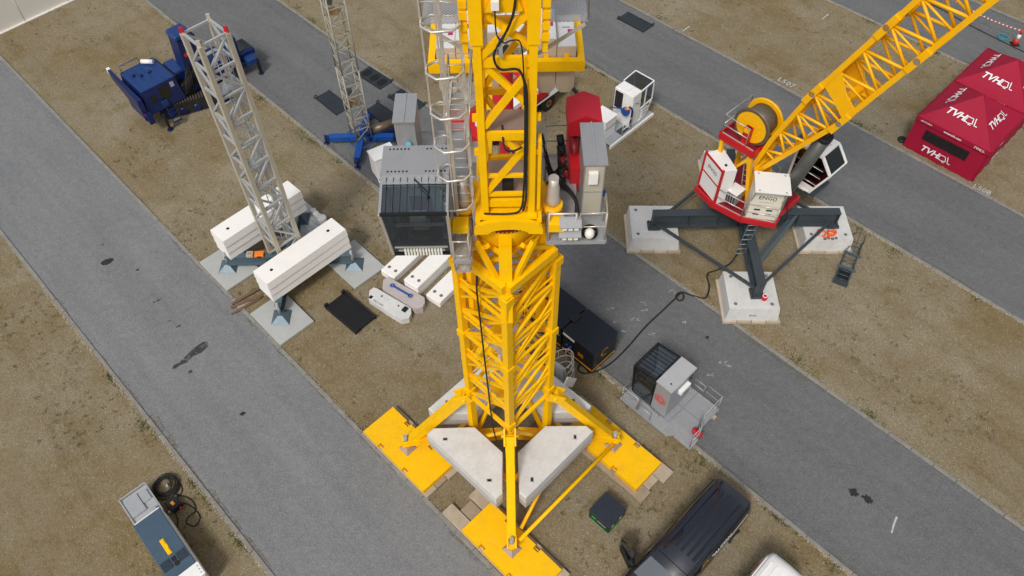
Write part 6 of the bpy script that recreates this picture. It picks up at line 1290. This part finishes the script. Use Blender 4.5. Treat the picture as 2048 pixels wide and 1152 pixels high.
# ---------------------------------------------------------------- vans
def van(cx, cy, rz, lab, mat, roofmat, L0, L1, hw, H_, door):
    t = thing('van', lab, 'van', (cx, cy, 0), rz)
    st = [(L1, .45, 1.55, .84), (L1 - .04, .35, H_ - .22, .90), (L1 - .25, .32, H_ - .02, .93), (.6, .32, H_, .94), (L0 + 1.75, .32, H_ - .03, .94), (L0 + 1.05, .32, 1.18, .97), (L0 + .35, .32, .98, .95), (L0, .38, .72, .80)]
    V = []; F = []; n = 11
    for x, zb, zt, k in st:                                       # cross-section rings, tail to nose
        w_ = hw * k; wt = w_ * (.80 if zt > 1.3 else .86)
        sh = min(zt - .12, 1.05)
        ring = [(-w_ * .9, zb), (-w_, zb + .18), (-w_, sh), (-wt - .02, zt - .10), (-wt * .86, zt - .015), (0, zt + .02), (wt * .86, zt - .015), (wt + .02, zt - .10), (w_, sh), (w_, zb + .18), (w_ * .9, zb)]
        V += [(x, y, z) for y, z in ring]
    for i in range(len(st) - 1):
        for k in range(n):
            a_, b_ = i * n + k, i * n + (k + 1) % n; F.append((a_, b_, b_ + n, a_ + n))
    F += [tuple(range(n)), tuple(reversed(range((len(st) - 1) * n, len(st) * n)))]
    m = MB(); m.add(V, F, True); b = m.build('body', mat, t)
    for p in b.data.polygons: p.use_smooth = len(p.vertices) == 4
    mod = b.modifiers.new('normals', 'WEIGHTED_NORMAL') if False else None
    w1 = hw * .78
    for k in range(5): y = (-.5 + k * .25) * hw * 1.1; MB().box(L0 + 2.6, L1 - .5, y - .05, y + .05, H_ + .012, H_ + .03).build('roof_rib', roofmat, t)
    MB().beam((L0 + 2.05, -w1, H_ + .006), (L0 + 2.05, w1, H_ + .006), .025, .012).build('roof_seam', 'dark', t)
    for sy in (-1, 1): MB().pipe([(L1 - .4, sy * w1 * 1.03, H_ - .015), (.5, sy * w1 * 1.05, H_ + .005), (L0 + 1.9, sy * w1 * 1.03, H_ - .03)], .025, 5).build('roof_rail', 'black' if mat != 'white' else 'white', t)
    # glazing
    MB().add([(L0 + 1.07, -hw * .80, 1.22), (L0 + 1.07, hw * .80, 1.22), (L0 + 1.74, hw * .66, H_ - .09), (L0 + 1.74, -hw * .66, H_ - .09)], [(0, 1, 2, 3)]).tf(Matrix.Translation((-.035, 0, .045))).build('windscreen', 'windscreen', t)
    for sy in (-1, 1):
        for x0, x1 in ((L0 + 1.45, L0 + 2.3), (L0 + 2.4, L0 + 3.5)):
            p0 = [(x0 + .25, sy * (hw * .955), 1.10), (x1, sy * (hw * .955), 1.10), (x1, sy * (hw * .80), H_ - .17), (x0 + .45, sy * (hw * .80), H_ - .17)]
            MB().add([Vector(q_) + Vector((0, sy * .012, 0)) for q_ in p0], [(0, 1, 2, 3)]).build('side_window', 'blackgloss', t)
        for x in (L0 + .95, L1 - .95):
            wh = MB().cyl((x, sy * hw * .99, .33), (x, sy * hw * .72, .33), .33, 20).build('wheel', 'rubber', t); MB().lathe((x, sy * hw * .995, .33), [(.20, 0), (.19, .01)], 14, 'Y').build('rim', 'galv', wh)
    MB().box(L1 - .02, L1 + .06, -hw * .86, hw * .86, .36, .58, .03).build('rear_bumper', 'black', t)
    for sy in (-1, 1): MB().box(L1 - .07, L1 + .006, sy * hw * .70 - .06, sy * hw * .70 + .06, .9, 1.40).build('tail_light', 'red', t)
    MB().box(L1 - .07, L1 + .008, -hw * .6, hw * .6, 1.1, 1.6).build('rear_window', 'blackgloss', t)
    if door:
        dd = MB().add([(0, 0, .40), (.98, 0, .40), (.98, 0, 1.12), (.45, -.10, 1.70), (.20, -.10, 1.70), (0, 0, 1.12), (0, .08, .40), (.98, .08, .40), (.98, .08, 1.12), (.45, -.04, 1.70), (.20, -.04, 1.70), (0, .08, 1.12)], [(0, 1, 2, 3, 4, 5), (11, 10, 9, 8, 7, 6), (0, 6, 7, 1), (1, 7, 8, 2), (2, 8, 9, 3), (3, 9, 10, 4), (4, 10, 11, 5), (5, 11, 6, 0)])
        Mx = Matrix.Translation((L0 + 1.30, hw * .98, 0)) @ Matrix.Rotation(R(66), 4, 'Z'); dd.tf(Mx); do = dd.build('open_door', mat, t, 'front door standing open')
        MB().add([(.12, -.012, 1.12), (.90, -.012, 1.12), (.46, -.10, 1.62), (.22, -.10, 1.62)], [(0, 1, 2, 3)]).tf(Mx @ Matrix.Translation((0, -.03, 0))).build('door_window', 'tealglass', do)
        MB().box(.1, .85, .085, .12, .5, 1.0).tf(Mx).build('door_trim', 'black', do)
    MB().box(L0 + 1.2, L0 + 1.38, hw * .97, hw * 1.22, 1.02, 1.22, .03).build('wing_mirror', 'black', t); MB().box(L0 + 1.2, L0 + 1.38, -hw * 1.22, -hw * .97, 1.02, 1.22, .03).build('wing_mirror', 'black', t)
    MB().box(L0 + 1.0, L0 + 1.2, -hw * .7, hw * .7, 1.0, 1.16).build('dashboard', 'black', t)
    return t
v = van(6.62, 10.0, 44, 'black van with open front door beside the crate', 'blackgloss', 'blackgloss', -3.65, 2.35, .98, 1.93, True)
text('lettering', 'FALCON', .30, 'print', v, frame((.35, -.885, 1.36), (1, 0, 0), (0, -.98, .2)), bold=.006)
m = strokes([((.20 * math.cos(a_ * .45 + .9), .20 * math.sin(a_ * .45 + .9)), (.20 * math.cos(a_ * .45 + 1.35), .20 * math.sin(a_ * .45 + 1.35))) for a_ in range(9)], .09).tf(frame((-.62, -.89, 1.34), (1, 0, 0), (0, -.98, .2))); m.build('emblem', 'amberprint', v)
MB().beam((.9, -.90, 1.42), (1.95, -.87, 1.42), .02, .07).build('chrome_strip', 'alu', v)
v = van(8.95, 8.1, 44, 'white van with orange emblem parked next to the black van', 'white', 'white', -3.6, 1.05, .86, 1.88, False)
MB().add([(.0, .842, 1.0), (.55, .842, 1.0), (.62, .815, 1.3), (.2, .815, 1.3)], [(0, 1, 2, 3)]).build('emblem', 'amberprint', v)
# ---------------------------------------------------------------- air compressor, cable reel and distribution box
AC = thing('compressor', 'white trailer compressor with slate blue hood and yellow handle', 'compressor', (-13.3, 10.6, 0), -48)
MB().box(-.72, 2.6, -.62, .45, .35, 1.18, .04).build('housing', 'white', AC)
hd = MB().box(-.74, 2.02, -.66, .42, 1.19, 1.28, .025).build('hood', 'slate', AC)
MB().box(2.04, 2.62, -.66, .48, 1.19, 1.27, .02).build('rear_hood', 'white', AC)
for k, x in enumerate((2.2, 2.35, 2.5)): MB().lathe((x, .38, 1.272), [(.03, 0), (.03, .01)], 8).build('hood_bolt', 'galv', AC)
hl = MB().box(.45, 1.15, -.20, -.04, 1.282, 1.30).build('handle_recess', 'yellow2', hd); MB().box(.50, .72, -.17, -.07, 1.301, 1.33).build('handle_grip', 'yellow', hl); MB().box(.88, 1.10, -.17, -.07, 1.301, 1.33).build('handle_grip', 'yellow', hl)
for y0, y1 in ((-.60, -.24), (.02, .36)):
    gv = MB().box(1.25, 1.66, y0, y1, 1.281, 1.286).build('vent_panel', 'black', hd)
    for k in range(6): MB().box(1.28 + k * .065, 1.30 + k * .065, y0 + .02, y1 - .02, 1.287, 1.30).build('louvre', 'slate', gv)
MB().box(1.30, 1.5, -.20, -.02, 1.281, 1.287).build('exhaust_plate', 'black', hd); MB().lathe((1.62, -.10, 1.281), [(.10, 0), (.10, .02)], 14).build('exhaust_outlet', 'black', hd)
MB().box(-.88, -.74, -.60, .40, .5, 1.10).build('front_panel', 'white', AC); MB().box(-.90, -.882, -.5, .1, .78, .86).build('green_stripe', 'tealprint', AC); MB().box(-.80, -.745, -.62, .42, 1.11, 1.16).build('green_stripe', 'tealprint', AC)
MB().box(-2.45, -.95, -.62, .38, .42, .50).build('drawbar_deck', 'galvpale', AC); MB().box(-2.30, -1.45, -.58, -.02, .505, .60, .01).build('tool_box', 'galv', AC); MB().box(-2.25, -1.75, .0, .34, .505, .56, .01).build('tool_box', 'galv', AC)
for a_, b_ in (((-2.5, -.66, .55), (-2.5, .42, .55)), ((-2.5, -.66, .55), (-.95, -.66, .55)), ((-2.5, .42, .55), (-.95, .42, .55))): MB().beam(a_, b_, .05, .08).build('deck_frame', 'galv', AC)
MB().box(-1.3, -1.0, .05, .30, .505, .68, .02).build('jockey_clamp', 'galv', AC); MB().cyl((-1.1, -.45, .52), (-.85, -.55, .8), .025, 6).build('brake_lever', 'black', AC)
for sy in (-.60, .34): MB().cyl((.9, sy - .09, .31), (.9, sy + .09, .31), .31, 20).build('wheel', 'rubber', AC)
MB().cyl((-2.2, -.1, .0), (-2.2, -.1, .42), .05, 8).build('prop_stand', 'galv', AC); MB().cyl((2.4, -.1, .0), (2.4, -.1, .36), .05, 8).build('prop_stand', 'galv', AC)
for x in (-.2, .6, 1.4): MB().box(x, x + .5, .452, .462, .5, 1.0).build('side_door', 'white', AC)
t = thing('cable_coil', 'big coil of black cable lying on the turf by the compressor', 'cable', (-14.03, 12.78, 0)); rr = random.Random(2)
for k in range(10):
    r9 = rr.uniform(.30, .50); ox, oy = rr.uniform(-.07, .07), rr.uniform(-.07, .07); ph = rr.uniform(0, 6.28)
    MB().pipe([(ox + r9 * (1 + .07 * math.sin(2 * q9 * .2244 + ph)) * math.cos(q9 * .2244), oy + r9 * (1 + .07 * math.cos(3 * q9 * .2244 + ph)) * math.sin(q9 * .2244), .03 + .025 * (k // 2) + .02 * (1 + math.sin(q9 * .2244 + ph))) for q9 in range(28)], .021, 6, True).build('cable_turn', 'rubber', t)
hose([(.4, .2, .05), (.62, .05, .03), (.70, -.25, .03), (.55, -.45, .03)], .021, 'cable_tail', 'rubber', t)
MB().cyl((.05, .12, .10), (.12, -.05, .14), .045, 10).build('plug', 'galv', t)
t = thing('distribution_box', 'black power distribution box with yellow mark and red plugs', 'box', (-13.45, 11.98, 0), -40)
MB().box(-.26, .26, -.22, .22, .02, .32, .03).build('box_body', 'black', t); MB().box(-.08, .10, -.06, .05, .322, .328).build('yellow_mark', 'amberprint', t)
for x, y, mt in ((.28, .08, 'red'), (.10, -.26, 'galv'), (.0, -.26, 'red')): MB().cyl((x, y, .2), (x * 1.3, y * 1.3, .16), .05, 10).build('plug', mt, t)
for x in (-.2, .2): MB().beam((x, -.24, .015), (x, .24, .015), .04, .03).build('skid', 'black', t)
o = hose([Vector(p_) for p_ in ((-13.15, 12.05, .16), (-12.9, 12.0, .03), (-12.55, 11.75, .03), (-12.35, 11.45, .03), (-12.5, 11.15, .03), (-12.85, 11.3, .03), (-12.8, 11.55, .04), (-12.6, 11.75, .05), (-12.75, 12.1, .04), (-13.05, 12.32, .03), (-13.35, 12.4, .05), (-13.6, 12.45, .06))], .025, 'cable_loop', 'rubber', None); tag(o, 'thin black cable looped on the turf beside distribution box', 'cable')
o = hose([Vector(p_) for p_ in ((-13.35, 11.68, .16), (-13.2, 11.4, .05), (-13.15, 11.1, .03), (-13.0, 10.8, .03), (-12.6, 10.3, .03))], .025, 'supply_cable', 'rubber', None); tag(o, 'black supply cable from distribution box to the compressor side', 'cable')
# ---------------------------------------------------------------- stains and marks on the roads and turf
blob('oil_stain', -19.84, 24.5, .30, .19, .5, 'stain', 'dark oval oil stain on the wide road', rough=.12)
o = MB().add([(x, y, .016) for x, y in ((-15.15, 18.30), (-14.98, 18.32), (-14.85, 18.48), (-14.55, 18.62), (-14.35, 18.95), (-14.0, 19.15), (-13.78, 19.48), (-13.85, 19.72), (-14.1, 19.70), (-14.45, 19.35), (-14.68, 18.98), (-14.9, 18.62), (-15.12, 18.5))], [tuple(range(13))]).build('oil_stain', 'stain2'); tag(o, 'long smeared oil stain on the wide road', 'stain')
blob('oil_stain', -11.57, 16.02, .13, .09, .3, 'stain', 'small dark spot on the wide road near the plates')
blob('oil_stain', 13.41, 12.1, .17, .19, .3, 'stain', 'round black splash on the second road beside another splash', rough=.3); blob('oil_stain', 13.88, 11.80, .16, .21, .8, 'stain', 'ragged black splash on the road closer to the white line', rough=.35)
for k, (x, y, a_, b_) in enumerate(((-18.21, 23.96, .10, .05), (-16.7, 22.12, .14, .05), (-16.9, 22.0, .06, .04), (-15.9, 20.9, .08, .04), (-15.4, 20.6, .13, .04), (-20.4, 25.6, .08, .04), (8.82, 19.52, .1, .08), (-14.3, 18.15, .1, .08))): blob('oil_spot', x, y, a_, b_, .7, 'stain2' if k % 2 else 'stain', 'small dark oil spot on the road surface', rough=.4, group='oil spots on the roads')
MB_ = MB().add([(14.38, 10.45, .017), (14.44, 10.43, .017), (14.63, 10.75, .017), (14.84, 11.06, .017), (14.78, 11.10, .017), (14.56, 10.78, .017)], [tuple(range(6))]).build('chalk_line', 'chalk'); tag(MB_, 'curved white chalk line on the second road', 'mark')
rr = random.Random(9); sm_ = MB()
for k, (x, y) in enumerate(((4.62, 21.19), (6.09, 21.47), (6.17, 21.1), (5.06, 19.95), (7.53, 22.08), (6.36, 19.76), (7.92, 20.36), (4.75, 20.5), (9.16, 18.19), (9.5, 18.0), (5.6, 20.6), (8.6, 17.6))):
    for j in range(5):
        cx, cy = x + rr.gauss(0, .10), y + rr.gauss(0, .08); a_ = rr.uniform(-.5, 1.2); l_ = rr.uniform(.03, .13); d = Vector((math.cos(a_), math.sin(a_), 0)); n_ = Vector((-d.y, d.x, 0)) * rr.uniform(.006, .02); p_ = Vector((cx, cy, .0165 + .0006 * j))
        sm_.add([p_ - d * l_ - n_ * .4, p_ - n_, p_ + d * l_, p_ + n_ * .8, p_ - d * l_ * .7 + n_ * .5], [(0, 1, 2, 3, 4)])
tag(struct(sm_.build('scrape_marks', 'chalk'), 'stuff'), 'pale scrape marks scattered over the road near the generator', 'marks')
for (x, y, az, s9, b9, lab) in ((24.52, 28.38, -42, .46, 'L508', 'white painted number on the turf at the tent corner'), (16.3, 37.22, -44, .55, 'L507', 'white painted number on the turf beside the boom')):
    o = text('painted_number', b9, s9, 'chalk', None, Matrix.Translation((x, y, .035)) @ Matrix.Rotation(R(az), 4, 'Z'), bold=.004); tag(o, lab, 'number')
for (x, y, lab) in ((11.18, 42.62, 'short white paint tick on the turf by the third road'), (20.2, 43.67, 'short white paint tick on the turf beside the far road')):
    o = MB().add([(x - .3, y - .26, .03), (x - .24, y - .30, .03), (x + .3, y + .22, .03), (x + .24, y + .28, .03)], [(0, 1, 2, 3)]).build('paint_tick', 'chalk'); tag(o, lab, 'mark')
